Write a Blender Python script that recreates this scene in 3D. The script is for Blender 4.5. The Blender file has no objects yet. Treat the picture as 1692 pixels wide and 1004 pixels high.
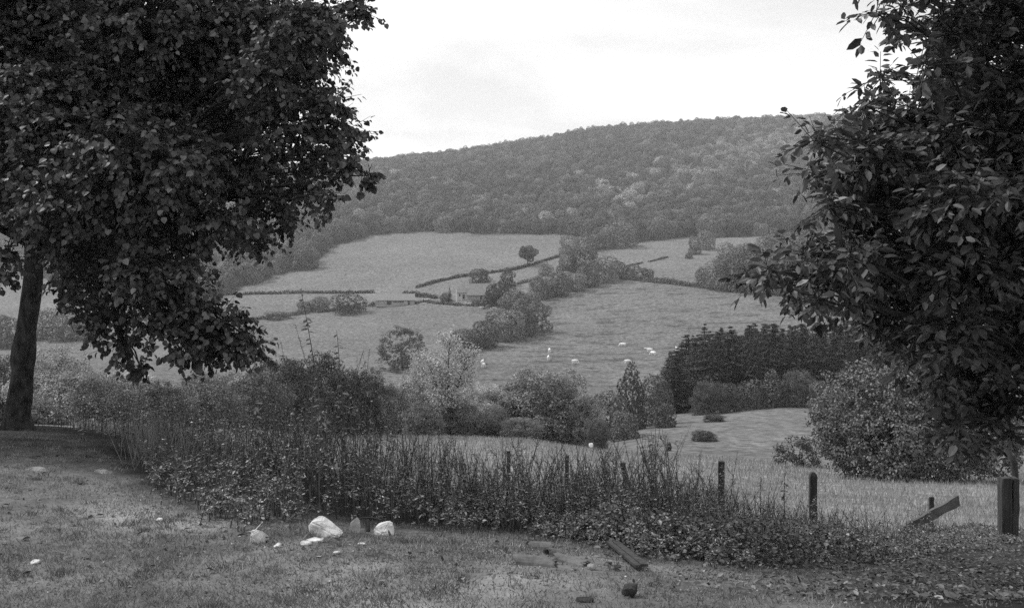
import bpy, bmesh, math
import numpy as np
from mathutils import Vector

rng = np.random.default_rng(7)
R = math.radians
scn = bpy.context.scene
col = scn.collection

# ------------------------------------------------------------------ camera
F, CU, CV, HOR = 1465.0, 846.0, 502.0, 480.0       # photo pixels
PIT = math.atan((CV - HOR) / F)
cam_data = bpy.data.cameras.new('camera')
cam_data.sensor_width = 36.0
cam_data.lens = 36.0 * F / 1692.0
cam_data.clip_start = 0.05
cam_data.clip_end = 8000
cam = bpy.data.objects.new('camera', cam_data)
col.objects.link(cam)
cam.rotation_euler = (R(90) - PIT, 0, 0)
scn.camera = cam

# ------------------------------------------------------------------ light
SUN_EL, SUN_AZ = R(52), R(-72)                      # azimuth from +Y towards +X
to_sun = Vector((math.sin(SUN_AZ) * math.cos(SUN_EL), math.cos(SUN_AZ) * math.cos(SUN_EL), math.sin(SUN_EL)))
sl = bpy.data.lights.new('sun', 'SUN')
sl.energy = 3.4
sl.angle = R(10)
sl.color = (1, 1, 1)
so = bpy.data.objects.new('sun', sl)
col.objects.link(so)
so.rotation_euler = (-to_sun).to_track_quat('-Z', 'Y').to_euler()

world = bpy.data.worlds.new('World')
scn.world = world
world.use_nodes = True
nt = world.node_tree
nt.nodes.clear()
def N(tree, typ, **kw):
    n = tree.nodes.new(typ)
    for k, v in kw.items():
        if hasattr(n, k):
            setattr(n, k, v)
        else:
            n.inputs[k.replace('_', ' ')].default_value = v
    return n
def math_node(tree, op, a, b=None, clamp=False):
    n = tree.nodes.new('ShaderNodeMath'); n.operation = op; n.use_clamp = clamp
    for i, x in enumerate((a, b)):
        if x is None: continue
        if isinstance(x, (int, float)): n.inputs[i].default_value = x
        else: tree.links.new(x, n.inputs[i])
    return n.outputs[0]
def map_range(tree, x, a, b, c, d):
    n = tree.nodes.new('ShaderNodeMapRange'); n.clamp = True
    tree.links.new(x, n.inputs[0])
    for i, v in enumerate((a, b, c, d)): n.inputs[i + 1].default_value = v
    return n.outputs[0]
sky = nt.nodes.new('ShaderNodeTexSky')
sky.sky_type = 'NISHITA'
sky.sun_disc = False
sky.sun_elevation = SUN_EL
sky.sun_rotation = SUN_AZ
bw = nt.nodes.new('ShaderNodeRGBToBW')
nt.links.new(sky.outputs[0], bw.inputs[0])
tc = nt.nodes.new('ShaderNodeTexCoord')
sep = nt.nodes.new('ShaderNodeSeparateXYZ')
nt.links.new(tc.outputs['Generated'], sep.inputs[0])
# clouds projected on a high flat layer so that they shrink towards the horizon
zc = math_node(nt, 'ADD', math_node(nt, 'MAXIMUM', sep.outputs[2], 0.0), 0.16)
comb = nt.nodes.new('ShaderNodeCombineXYZ')
nt.links.new(math_node(nt, 'DIVIDE', sep.outputs[0], zc), comb.inputs[0])
nt.links.new(math_node(nt, 'DIVIDE', sep.outputs[1], zc), comb.inputs[1])
comb.inputs[2].default_value = 3.7
n1 = nt.nodes.new('ShaderNodeTexNoise')
n1.inputs['Scale'].default_value = 0.85
n1.inputs['Detail'].default_value = 7
n1.inputs['Roughness'].default_value = 0.52
n1.inputs['Distortion'].default_value = 0.35
nt.links.new(comb.outputs[0], n1.inputs['Vector'])
cloud = map_range(nt, n1.outputs[0], 0.40, 0.58, 5.4, 9.2)
low = map_range(nt, sep.outputs[2], 0.10, 0.40, 3.4, 0.0)
cl = math_node(nt, 'MINIMUM', math_node(nt, 'ADD', cloud, low), 9.9)
mixn = nt.nodes.new('ShaderNodeMix'); mixn.data_type = 'FLOAT'
mixn.inputs[0].default_value = 0.9
nt.links.new(bw.outputs[0], mixn.inputs[2])
nt.links.new(cl, mixn.inputs[3])
bg = nt.nodes.new('ShaderNodeBackground')
bg.inputs['Strength'].default_value = 0.12
nt.links.new(mixn.outputs[0], bg.inputs['Color'])
wo = nt.nodes.new('ShaderNodeOutputWorld')
nt.links.new(bg.outputs[0], wo.inputs[0])

scn.view_settings.view_transform = 'Standard'
scn.view_settings.look = 'None'
scn.view_settings.exposure = 0.15
scn.view_settings.gamma = 1.0
scn.view_settings.use_curve_mapping = False
scn.cycles.max_bounces = 6
scn.cycles.diffuse_bounces = 3
scn.cycles.glossy_bounces = 2
scn.cycles.transmission_bounces = 4
scn.cycles.transparent_max_bounces = 8
scn.cycles.volume_bounces = 0
scn.cycles.use_denoising = False
scn.cycles.sample_clamp_indirect = 4

# ------------------------------------------------------------------ helpers
def tag(o, label=None, cat=None, group=None, kind=None):
    if label: o['label'] = label
    if cat: o['category'] = cat
    if group: o['group'] = group
    if kind: o['kind'] = kind
    return o
def empty(name, loc, label=None, cat=None, group=None, rz=0.0):
    o = bpy.data.objects.new(name, None)
    o.empty_display_size = 0.2
    o.location = loc
    o.rotation_euler = (0, 0, rz)
    col.objects.link(o)
    return tag(o, label, cat, group)
def link(name, me, parent=None, mat=None):
    o = bpy.data.objects.new(name, me)
    col.objects.link(o)
    if parent is not None: o.parent = parent
    if mat is not None:
        if len(me.materials) == 0:
            me.materials.append(mat)
        else:
            o.material_slots[0].link = 'OBJECT'
            o.material_slots[0].material = mat
    return o
def copy_tree(o, parent=None):
    c = o.copy(); col.objects.link(c); c.parent = parent
    for ch in list(o.children): copy_tree(ch, c)
    return c
def unit(a):
    return a / np.maximum(np.linalg.norm(a, axis=-1, keepdims=True), 1e-9)
def rand_dir(n, g):
    return unit(g.normal(size=(n, 3)))

class MB:
    """collects vertices, faces and a per-face tone, links them as ONE mesh"""
    def __init__(s): s.V, s.Fs, s.T, s.n = [], [], [], 0
    def add(s, V, Fc, tone=1.0):
        V = np.asarray(V, float).reshape(-1, 3); Fc = np.asarray(Fc, int)
        s.V.append(V); s.Fs.append(Fc + s.n); s.n += len(V)
        s.T.append(np.broadcast_to(np.asarray(tone, float), (len(Fc),)).copy())
    def tube(s, pts, rad, k=6, tone=1.0, cap=True):
        pts = np.asarray(pts, float); n = len(pts)
        rad = np.broadcast_to(np.asarray(rad, float), (n,))
        d = unit(np.gradient(pts, axis=0))
        ref = np.where(np.abs(d[:, 2:3]) > 0.9, np.array([[1., 0, 0]]), np.array([[0, 0, 1.]]))
        a = unit(np.cross(d, ref)); b = np.cross(d, a)
        th = np.arange(k) / k * 2 * math.pi
        V = pts[:, None] + rad[:, None, None] * (a[:, None] * np.cos(th)[None, :, None] + b[:, None] * np.sin(th)[None, :, None])
        i = np.arange(n - 1)[:, None] * k; j = np.arange(k)[None]; j2 = (j + 1) % k
        Q = np.stack([i + j, i + j2, i + k + j2, i + k + j], -1).reshape(-1, 4)
        s.add(V.reshape(-1, 3), Q, tone)
        if cap and k >= 3:
            base = s.n - n * k
            s.Fs.append(np.array([np.arange(k) + base + (n - 1) * k])); s.T.append(np.array([tone]))
            s.Fs.append(np.array([np.arange(k)[::-1] + base])); s.T.append(np.array([tone]))
    def box(s, c, size, rot=None, tone=1.0):
        sx, sy, sz = np.asarray(size) / 2
        V = np.array([[x, y, z] for z in (-sz, sz) for y in (-sy, sy) for x in (-sx, sx)])
        if rot is not None: V = V @ np.asarray(rot).T
        s.add(V + np.asarray(c), [[0, 2, 3, 1], [4, 5, 7, 6], [0, 1, 5, 4], [2, 6, 7, 3], [0, 4, 6, 2], [1, 3, 7, 5]], tone)
    def leaves(s, P, T, Nn, L, W, kind='quad', tone=1.0):
        P = np.asarray(P, float); n = len(P)
        if n == 0: return
        T = unit(T); Nn = unit(Nn - (Nn * T).sum(1, keepdims=True) * T); B = np.cross(Nn, T)
        L = np.broadcast_to(L, (n,))[:, None]; W = np.broadcast_to(W, (n,))[:, None]
        tpl = {'quad': ([(-.5, -.5, 0), (-.5, .5, 0), (.5, .5, 0), (.5, -.5, 0)], [[0, 3, 2, 1]]),
               'rhomb': ([(-.5, 0, 0), (0.05, .5, .06), (.5, 0, 0), (0.05, -.5, .06)], [[0, 3, 2, 1]]),
               'blade': ([(0, -.5, 0), (0, .5, 0), (.6, .3, .05), (1, 0, .3), (.6, -.3, .05)], [[0, 4, 2, 1], [4, 3, 2, 2]]),
               'leaf': ([(0, 0, 0), (.3, .5, .13), (.72, .38, .08), (1, 0, -.1), (.72, -.38, .08), (.3, -.5, .13), (.5, 0, 0)],
                        [[0, 6, 2, 1], [6, 3, 2, 2], [0, 5, 4, 6], [6, 4, 3, 3]]),
               'round': ([(0, 0, 0), (.08, .42, .1), (.45, .52, .12), (.8, .27, .03), (1.03, 0, -.1), (.8, -.27, .03), (.45, -.52, .12), (.08, -.42, .1), (.45, 0, -.0)],
                         [[0, 8, 2, 1], [8, 4, 3, 2], [0, 7, 6, 8], [8, 6, 5, 4]])}[kind]
        tv = np.array(tpl[0]); m = len(tv)
        V = P[:, None] + tv[None, :, 0:1] * L[:, None] * T[:, None] + tv[None, :, 1:2] * W[:, None] * B[:, None] + tv[None, :, 2:3] * W[:, None] * Nn[:, None]
        off = np.arange(n)[:, None, None] * m
        tone = np.broadcast_to(np.asarray(tone, float), (n,))
        for f in tpl[1]:
            f2 = list(dict.fromkeys(f))
            s.Fs.append((np.array(f2)[None, None] + off)[:, 0] + s.n); s.T.append(tone.copy())
        s.V.append(V.reshape(-1, 3)); s.n += n * m
    def mesh(s, name, mat=None, smooth=False):
        V = np.concatenate(s.V); me = bpy.data.meshes.new(name)
        me.vertices.add(len(V)); me.vertices.foreach_set('co', V.ravel())
        lens = np.concatenate([np.full(len(f), f.shape[1]) for f in s.Fs])
        loops = np.concatenate([f.ravel() for f in s.Fs])
        starts = np.concatenate([[0], np.cumsum(lens)[:-1]])
        me.loops.add(len(loops)); me.loops.foreach_set('vertex_index', loops.astype(np.int32))
        me.polygons.add(len(lens)); me.polygons.foreach_set('loop_start', starts.astype(np.int32))
        me.update(calc_edges=True)
        at = me.attributes.new('tone', 'FLOAT', 'FACE')
        at.data.foreach_set('value', np.concatenate(s.T).astype(np.float32))
        me.polygons.foreach_set('use_smooth', np.full(len(lens), smooth))
        if mat: me.materials.append(mat)
        return me
    def link(s, name, mat=None, parent=None, smooth=False):
        return link(name, s.mesh(name, mat, smooth), parent)

# ------------------------------------------------------------------ materials (a monochrome photograph: all greys)
MATS = {}
def mat_base(name):
    m = bpy.data.materials.new(name); m.use_nodes = True
    t = m.node_tree; t.nodes.clear()
    out = t.nodes.new('ShaderNodeOutputMaterial')
    MATS[name] = m
    return m, t, out
def foliage(name, albedo, vary=0.35, rough=0.55, trans=0.22, patch=0.0, patch_scale=0.02, inst=0.0, spec=0.3):
    m, t, out = mat_base(name)
    at = t.nodes.new('ShaderNodeAttribute'); at.attribute_name = 'tone'
    v = math_node(t, 'MULTIPLY', at.outputs['Fac'], albedo)
    if inst:
        oi = t.nodes.new('ShaderNodeObjectInfo')
        v = math_node(t, 'MULTIPLY', v, map_range(t, oi.outputs['Random'], 0, 1, 1 - inst, 1 + inst))
    if patch:
        g = t.nodes.new('ShaderNodeNewGeometry')
        nz = t.nodes.new('ShaderNodeTexNoise'); nz.inputs['Scale'].default_value = patch_scale; nz.inputs['Detail'].default_value = 3
        t.links.new(g.outputs['Position'], nz.inputs['Vector'])
        v = math_node(t, 'MULTIPLY', v, map_range(t, nz.outputs[0], 0.3, 0.7, 1 - patch, 1 + patch))
    p = t.nodes.new('ShaderNodeBsdfPrincipled')
    p.inputs['Roughness'].default_value = rough
    p.inputs['Specular IOR Level'].default_value = spec
    t.links.new(v, p.inputs['Base Color'])
    tr = t.nodes.new('ShaderNodeBsdfTranslucent'); t.links.new(v, tr.inputs['Color'])
    mx = t.nodes.new('ShaderNodeMixShader'); mx.inputs[0].default_value = trans
    t.links.new(p.outputs[0], mx.inputs[1]); t.links.new(tr.outputs[0], mx.inputs[2])
    t.links.new(mx.outputs[0], out.inputs[0])
    return m
def solid(name, lo, hi, scale=8.0, rough=0.85, bump=0.0, stretch=(1, 1, 1), detail=5, spec=0.25, bump_dist=0.02):
    m, t, out = mat_base(name)
    tcn = t.nodes.new('ShaderNodeTexCoord'); mp = t.nodes.new('ShaderNodeMapping')
    mp.inputs['Scale'].default_value = stretch
    t.links.new(tcn.outputs['Object'], mp.inputs[0])
    nz = t.nodes.new('ShaderNodeTexNoise'); nz.inputs['Scale'].default_value = scale; nz.inputs['Detail'].default_value = detail; nz.inputs['Roughness'].default_value = 0.62
    t.links.new(mp.outputs[0], nz.inputs['Vector'])
    v = map_range(t, nz.outputs[0], 0.3, 0.7, lo, hi)
    p = t.nodes.new('ShaderNodeBsdfPrincipled'); p.inputs['Roughness'].default_value = rough
    p.inputs['Specular IOR Level'].default_value = spec
    t.links.new(v, p.inputs['Base Color'])
    if bump:
        b = t.nodes.new('ShaderNodeBump'); b.inputs['Strength'].default_value = bump; b.inputs['Distance'].default_value = bump_dist
        t.links.new(nz.outputs[0], b.inputs['Height']); t.links.new(b.outputs[0], p.inputs['Normal'])
    t.links.new(p.outputs[0], out.inputs[0])
    return m

foliage('lime_leaf', 0.082, trans=0.28, rough=0.48, spec=0.35)
foliage('walnut_leaf', 0.092, trans=0.28, rough=0.5, spec=0.3)
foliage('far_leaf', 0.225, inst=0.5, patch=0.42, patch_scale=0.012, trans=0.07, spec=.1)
foliage('painted_sun_leaf', 0.30, inst=0.3, patch=0.3, patch_scale=0.02, trans=0.1, spec=.1)  # paler version of far_leaf: sunshine put into the leaf colour
foliage('hedge_leaf', 0.115, inst=0.22, trans=0.18)
foliage('pale_leaf', 0.38, inst=0.12, trans=0.28)
foliage('mid_leaf', 0.19, inst=0.15, trans=0.22)
foliage('dark_leaf', 0.054, inst=0.15, trans=0.12)
foliage('conifer_needle', 0.036, inst=0.25, trans=0.05)
foliage('bush_leaf', 0.125, trans=0.15, rough=0.45, spec=0.4)
foliage('weed_leaf', 0.175, trans=0.2, spec=.4, rough=.42)
foliage('ivy_leaf', 0.082, trans=0.12, rough=0.4, spec=0.45)
foliage('lawn_blade', 0.17, trans=0.2, spec=0.15)
foliage('meadow_blade', 0.28, trans=0.25, spec=0.15)
foliage('tall_blade', 0.17, trans=0.2, spec=0.15)
foliage('dry_leaf', 0.085, trans=0.1, spec=0.2)
solid('lime_bark', 0.0, 0.07, scale=13, bump=0.9, stretch=(1, 1, .5), bump_dist=.05, detail=8)
solid('dark_bark', 0.025, 0.07, scale=12, bump=0.7, stretch=(1, 1, .3))
solid('far_bark', 0.05, 0.09, scale=2)
solid('weathered_wood', 0.018, 0.07, scale=14, bump=0.7, stretch=(1, 1, .08))
solid('grey_plank', 0.05, 0.14, scale=10, bump=0.5, stretch=(.1, 1, 1))
solid('white_stone', 0.22, 0.74, scale=11, bump=0.8)
solid('grey_stone', 0.12, 0.36, scale=9, bump=0.7)
solid('mid_stone', 0.26, 0.46, scale=14, bump=0.6)
solid('dark_clod', 0.02, 0.05, scale=25, bump=1.0)
solid('fired_clay', 0.06, 0.17, scale=14, bump=0.35)
solid('barn_roof', 0.15, 0.22, scale=1.5)
solid('house_roof', 0.11, 0.18, scale=1.5)
solid('render_wall', 0.22, 0.34, scale=1.0)
solid('farm_wall', 0.16, 0.26, scale=1.0)
solid('white_wall', 0.38, 0.50, scale=1.0)
solid('dark_opening', 0.02, 0.04, scale=1.0)
solid('white_paint', 0.75, 0.8, scale=2, rough=0.4)
solid('rubber', 0.02, 0.03, scale=5)
solid('window_glass', 0.04, 0.06, scale=1, rough=0.15, spec=0.6)
solid('cow_hide', 0.72, 0.85, scale=3)
solid('weed_stem', 0.035, 0.11, scale=6)
solid('track_dirt', 0.25, 0.35, scale=.6)

# ------------------------------------------------------------------ terrain
NY = [2.5, 4.3, 6, 8, 11, 14, 18, 24, 30, 40, 55, 65, 80, 100, 140, 170, 200, 260, 320, 400, 440, 480, 560, 650, 800, 1000, 1300, 1650, 2800]
TAB = {
-900: [1359,1004, 862, 775, 715, 705, 705, 712, 718, 722, 726, 728, 730, 728, 705, 685, 665, 635, 605, 572, 557, 542, 512, 482, 445, 405, 376, 400, 470],
   0: [1359,1004, 863, 775, 714, 701, 701, 710, 716, 720, 724, 724, 726, 724, 698, 676, 655, 620, 585, 545, 528, 512, 475, 445, 405, 365, 332, 370, 460],
 230: [1359,1004, 866, 790, 735, 716, 710, 712, 714, 716, 717, 718, 720, 720, 700, 676, 654, 617, 580, 535, 514, 495, 457, 428, 385, 340, 312, 350, 455],
 400: [1359,1004, 872, 812, 765, 745, 732, 722, 718, 715, 713, 713, 715, 718, 702, 677, 652, 615, 575, 525, 500, 478, 440, 412, 365, 318, 292, 340, 450],
 600: [1359,1004, 888, 850, 810, 790, 775, 760, 746, 733, 722, 722, 730, 738, 722, 692, 662, 612, 571, 522, 496, 470, 425, 388, 337, 296, 279, 330, 445],
 846: [1359,1004, 905, 875, 848, 833, 818, 800, 776, 748, 728, 726, 735, 746, 732, 705, 672, 610, 560, 505, 480, 458, 418, 386, 332, 282, 249, 300, 440],
1000: [1359,1004, 920, 888, 861, 844, 827, 806, 785, 760, 748, 746, 746, 738, 713, 698, 675, 612, 560, 498, 474, 452, 415, 385, 327, 270, 224, 280, 430],
1100: [1359,1004, 935, 900, 873, 855, 836, 813, 795, 770, 754, 751, 748, 728, 697, 682, 664, 607, 555, 492, 468, 448, 412, 384, 324, 264, 216, 270, 430],
1340: [1359,1004, 965, 935, 905, 881, 853, 828, 812, 790, 770, 766, 758, 722, 685, 664, 645, 598, 548, 485, 462, 442, 408, 378, 317, 254, 205, 260, 430],
1692: [1359,1010, 975, 950, 918, 892, 862, 836, 820, 800, 786, 783, 775, 737, 700, 680, 660, 600, 550, 490, 465, 445, 410, 375, 312, 250, 200, 255, 430],
2700: [1359,1016, 985, 962, 932, 905, 875, 850, 834, 815, 800, 796, 785, 750, 715, 692, 670, 612, 560, 500, 472, 450, 410, 370, 307, 247, 197, 250, 430],
}
def pchip(x, y, xi):
    """monotone cubic through the knots; y is (n, ...), xi 1-D"""
    x = np.asarray(x, float); y = np.asarray(y, float); h = np.diff(x)
    sh = (-1,) + (1,) * (y.ndim - 1)
    dl = np.diff(y, axis=0) / h.reshape(sh)
    m = np.zeros_like(y); m[0], m[-1] = dl[0], dl[-1]
    w1 = (2 * h[1:] + h[:-1]).reshape(sh); w2 = (h[1:] + 2 * h[:-1]).reshape(sh)
    same = dl[1:] * dl[:-1] > 0
    with np.errstate(all='ignore'):
        hm = (w1 + w2) / (w1 / dl[:-1] + w2 / dl[1:])
    m[1:-1] = np.where(same, hm, 0)
    i = np.clip(np.searchsorted(x, xi) - 1, 0, len(x) - 2)
    t = ((xi - x[i]) / h[i]).reshape(sh); hh = h[i].reshape(sh)
    return ((2*t**3 - 3*t**2 + 1) * y[i] + (t**3 - 2*t**2 + t) * hh * m[i] + (-2*t**3 + 3*t**2) * y[i+1] + (t**3 - t**2) * hh * m[i+1])
LU = np.array(sorted(TAB)); LY = np.log(np.array(NY))
UU = np.linspace(-900, 2700, 361); YY = np.linspace(LY[0], LY[-1], 700)
ZK = np.array([[-(TAB[u][k] - HOR) / F * NY[k] for k in range(len(NY))] for u in sorted(TAB)])   # (u, Y) -> z
VV = np.array([[TAB[u][k] for k in range(len(NY))] for u in sorted(TAB)], float)
tbl = pchip(LY, VV.T, YY)                 # (700, nu)
tbl = pchip(LU, tbl.T, UU)                # (361, 700)
for _ in range(6):                        # soften the knots
    tbl[:, 1:-1] = (tbl[:, :-2] + 2 * tbl[:, 1:-1] + tbl[:, 2:]) / 4
def vnoise(x, y, seed=0):
    """smooth value noise in -1..1"""
    xi = np.floor(x).astype(np.int64); yi = np.floor(y).astype(np.int64); fx = x - xi; fy = y - yi
    fx = fx * fx * (3 - 2 * fx); fy = fy * fy * (3 - 2 * fy)
    def hsh(a, b):
        n = (a * 374761393 + b * 668265263 + seed * 1442695041) & 0xffffffff
        n = ((n ^ (n >> 13)) * 1274126177) & 0xffffffff
        return ((n ^ (n >> 16)) & 0xffff) / 32767.5 - 1
    return (hsh(xi, yi) * (1 - fx) + hsh(xi + 1, yi) * fx) * (1 - fy) + (hsh(xi, yi + 1) * (1 - fx) + hsh(xi + 1, yi + 1) * fx) * fy
def fbm(x, y, seed=0, o=4):
    s, a, t = 0, 1, 0
    for k in range(o):
        s = s + a * vnoise(x * 2**k, y * 2**k, seed + k * 17); t += a; a *= .55
    return s / t
def H(x, y):
    x = np.asarray(x, float); y = np.asarray(y, float)
    yc = np.maximum(y, 2.5)
    u = np.clip(CU + F * x / yc, -900, 2700)
    fu = (u + 900) / 3600 * 360; fy = np.clip((np.log(yc) - YY[0]) / (YY[-1] - YY[0]) * 699, 0, 699)
    i = np.clip(fu.astype(int), 0, 359); j = np.clip(fy.astype(int), 0, 698); a = fu - i; b = fy - j
    v = (tbl[i, j] * (1 - a) + tbl[i + 1, j] * a) * (1 - b) + (tbl[i, j + 1] * (1 - a) + tbl[i + 1, j + 1] * a) * b
    z = -(v - HOR) / F * yc
    amp = np.clip(yc / 60, .35, 3.0)
    return z + 0.035 * amp * fbm(x * .9 / amp, y * .9 / amp, 3)
def Pt(u, v, Y):
    """point at photo pixel (u, v) and distance Y along the view axis's ground track"""
    c, s_ = math.cos(PIT), math.sin(PIT)
    a = (u - CU) / F; b = -(v - CV) / F
    d = np.array([a, c + b * s_, -s_ + b * c])
    return d * (Y / d[1])
def G(u, Y):
    x = (u - CU) / F * Y
    return np.array([x, Y, float(H(x, Y))])
def pix(x, y, z):
    c, s_ = math.cos(PIT), math.sin(PIT)
    dep = y * c - z * s_
    return CU + F * x / dep, CV - F * (y * s_ + z * c) / dep
def solveY(u, v, y0, y1):
    ys = np.exp(np.linspace(math.log(y0), math.log(y1), 400))
    xs = (u - CU) / F * ys
    _, vv = pix(xs, ys, H(xs, ys))
    return float(ys[np.argmin(np.abs(vv - v))])
def inpoly(px, py, poly):
    px = np.asarray(px); py = np.asarray(py); r = np.zeros(px.shape, bool); n = len(poly)
    for k in range(n):
        x1, y1 = poly[k]; x2, y2 = poly[(k + 1) % n]
        c = ((y1 > py) != (y2 > py)) & (px < (x2 - x1) * (py - y1) / (y2 - y1 + 1e-12) + x1)
        r ^= c
    return r
FOREST = [(-1200, 470), (-300, 450), (0, 446), (60, 452), (130, 475), (250, 505), (330, 499), (385, 484), (430, 462), (480, 450), (522, 446), (521, 431), (545, 411),
          (580, 398), (620, 388), (680, 384), (930, 387), (1000, 402), (1050, 400), (1100, 395), (1140, 393), (1240, 391), (1300, 385), (1400, 380), (2900, 380), (2900, -50), (-1200, -50)]
LUMP = [(1180, 477), (1197, 442), (1235, 425), (1300, 412), (1420, 400), (2000, 400), (2000, 500), (1330, 490), (1240, 484)]
def front_v(u):   # where the mown lawn ends and the rough growth begins
    return np.interp(u, [0, 100, 160, 200, 240, 300, 400, 560, 700, 850, 950, 1050, 1180, 1300, 1420, 1560, 1800], [714, 722, 742, 772, 812, 848, 868, 876, 882, 888, 898, 918, 934, 944, 940, 915, 905])

nr, nc = 330, 300
ty = np.linspace(0, 1, nr)
gy = np.concatenate([np.linspace(-14, 2.4, 16), np.exp(np.linspace(math.log(2.6), math.log(2700), nr - 16))])
tx = np.linspace(-1, 1, nc); tx = np.sign(tx) * np.abs(tx) ** 1.35
GX = tx[None] * (16 + np.maximum(gy, 0)[:, None] * 1.05); GY = np.repeat(gy[:, None], nc, 1)
GZ = H(GX, GY)
V = np.stack([GX, GY, GZ], -1).reshape(-1, 3)
idx = np.arange(nr * nc).reshape(nr, nc)
Q = np.stack([idx[:-1, :-1], idx[:-1, 1:], idx[1:, 1:], idx[1:, :-1]], -1).reshape(-1, 4)
mb = MB(); mb.add(V, Q)
# ground cover at each vertex: albedo, some tree shade in it, and how tufted it is
uu, vv_ = pix(V[:, 0], np.maximum(V[:, 1], .5), V[:, 2])
Yv = V[:, 1]; Xv = V[:, 0]
alb = np.full(len(V), .138)
alb = np.where(Yv < 70, .20, alb)
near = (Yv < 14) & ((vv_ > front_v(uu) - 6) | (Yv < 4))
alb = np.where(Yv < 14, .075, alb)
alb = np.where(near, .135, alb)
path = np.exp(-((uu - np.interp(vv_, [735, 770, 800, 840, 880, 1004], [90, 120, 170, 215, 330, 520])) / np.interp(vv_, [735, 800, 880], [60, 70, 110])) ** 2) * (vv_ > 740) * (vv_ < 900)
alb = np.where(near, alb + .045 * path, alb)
alb = np.where(near & (uu > 1250), alb - .095 * np.clip((uu - 1250) / 250, 0, 1), alb)  # shade of the right tree put into the albedo, along with leaf litter
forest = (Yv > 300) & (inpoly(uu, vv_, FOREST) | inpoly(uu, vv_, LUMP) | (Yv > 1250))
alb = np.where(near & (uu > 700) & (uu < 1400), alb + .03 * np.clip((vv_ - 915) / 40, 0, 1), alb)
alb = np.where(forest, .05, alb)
alb = np.where((Yv >= 70) & (Yv < 165) & (uu < 1000), .10, alb)
alb = np.where((Yv > 430) & (Yv < 800) & ~forest, .152, alb)
tuft = np.where((Yv > 230) & (Yv < 460) & (uu > 790), 1.0, 0.2)
gme = mb.mesh('ground')
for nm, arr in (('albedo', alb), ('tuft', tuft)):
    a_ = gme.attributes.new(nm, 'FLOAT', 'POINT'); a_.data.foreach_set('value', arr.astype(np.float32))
gme.polygons.foreach_set('use_smooth', np.ones(len(gme.polygons), bool))
gm, t, out = mat_base('turf')
a1 = t.nodes.new('ShaderNodeAttribute'); a1.attribute_name = 'albedo'
a2 = t.nodes.new('ShaderNodeAttribute'); a2.attribute_name = 'tuft'
geo = t.nodes.new('ShaderNodeNewGeometry')
def gnoise(scale, stretch, detail=4, rough=.6):
    mp = t.nodes.new('ShaderNodeMapping'); mp.inputs['Scale'].default_value = stretch
    t.links.new(geo.outputs['Position'], mp.inputs[0])
    nz = t.nodes.new('ShaderNodeTexNoise'); nz.inputs['Scale'].default_value = scale; nz.inputs['Detail'].default_value = detail; nz.inputs['Roughness'].default_value = rough
    t.links.new(mp.outputs[0], nz.inputs['Vector']); return nz.outputs[0]
nA = gnoise(.022, (1, 1, 1), 5)                 # broad swards
nB = gnoise(.16, (.55, 1, 1), 5, .65)           # tussocks
nC = gnoise(2.2, (1, 1, 1), 6, .7)              # near mottle
nD = gnoise(18, (1, 1, 1), 4, .7)
f = map_range(t, nA, .3, .7, .86, 1.14)
f = math_node(t, 'MULTIPLY', f, map_range(t, nC, .3, .7, .7, 1.3))
nG = gnoise(.75, (1, 1, 1), 5, .65)
f = math_node(t, 'MULTIPLY', f, map_range(t, nG, .36, .64, .62, 1.36))
nE = gnoise(.55, (.6, 1, 1), 3, .6)
f = math_node(t, 'MULTIPLY', f, map_range(t, nE, .3, .7, .86, 1.14))
f = math_node(t, 'MULTIPLY', f, map_range(t, nD, .3, .7, .75, 1.25))
dk = math_node(t, 'MULTIPLY', map_range(t, nB, .50, .62, 0, .42), a2.outputs['Fac'])
f = math_node(t, 'MULTIPLY', f, math_node(t, 'SUBTRACT', 1.0, dk))
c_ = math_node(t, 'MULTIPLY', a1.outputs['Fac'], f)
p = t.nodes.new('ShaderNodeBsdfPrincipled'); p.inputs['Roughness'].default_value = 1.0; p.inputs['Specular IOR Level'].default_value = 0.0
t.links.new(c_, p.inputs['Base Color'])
bp = t.nodes.new('ShaderNodeBump'); bp.inputs['Strength'].default_value = .5; bp.inputs['Distance'].default_value = .04
t.links.new(math_node(t, 'ADD', nC, nD), bp.inputs['Height']); t.links.new(bp.outputs[0], p.inputs['Normal'])
t.links.new(p.outputs[0], out.inputs[0])
gme.materials.append(gm)
tag(link('ground', gme), kind='structure')

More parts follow.
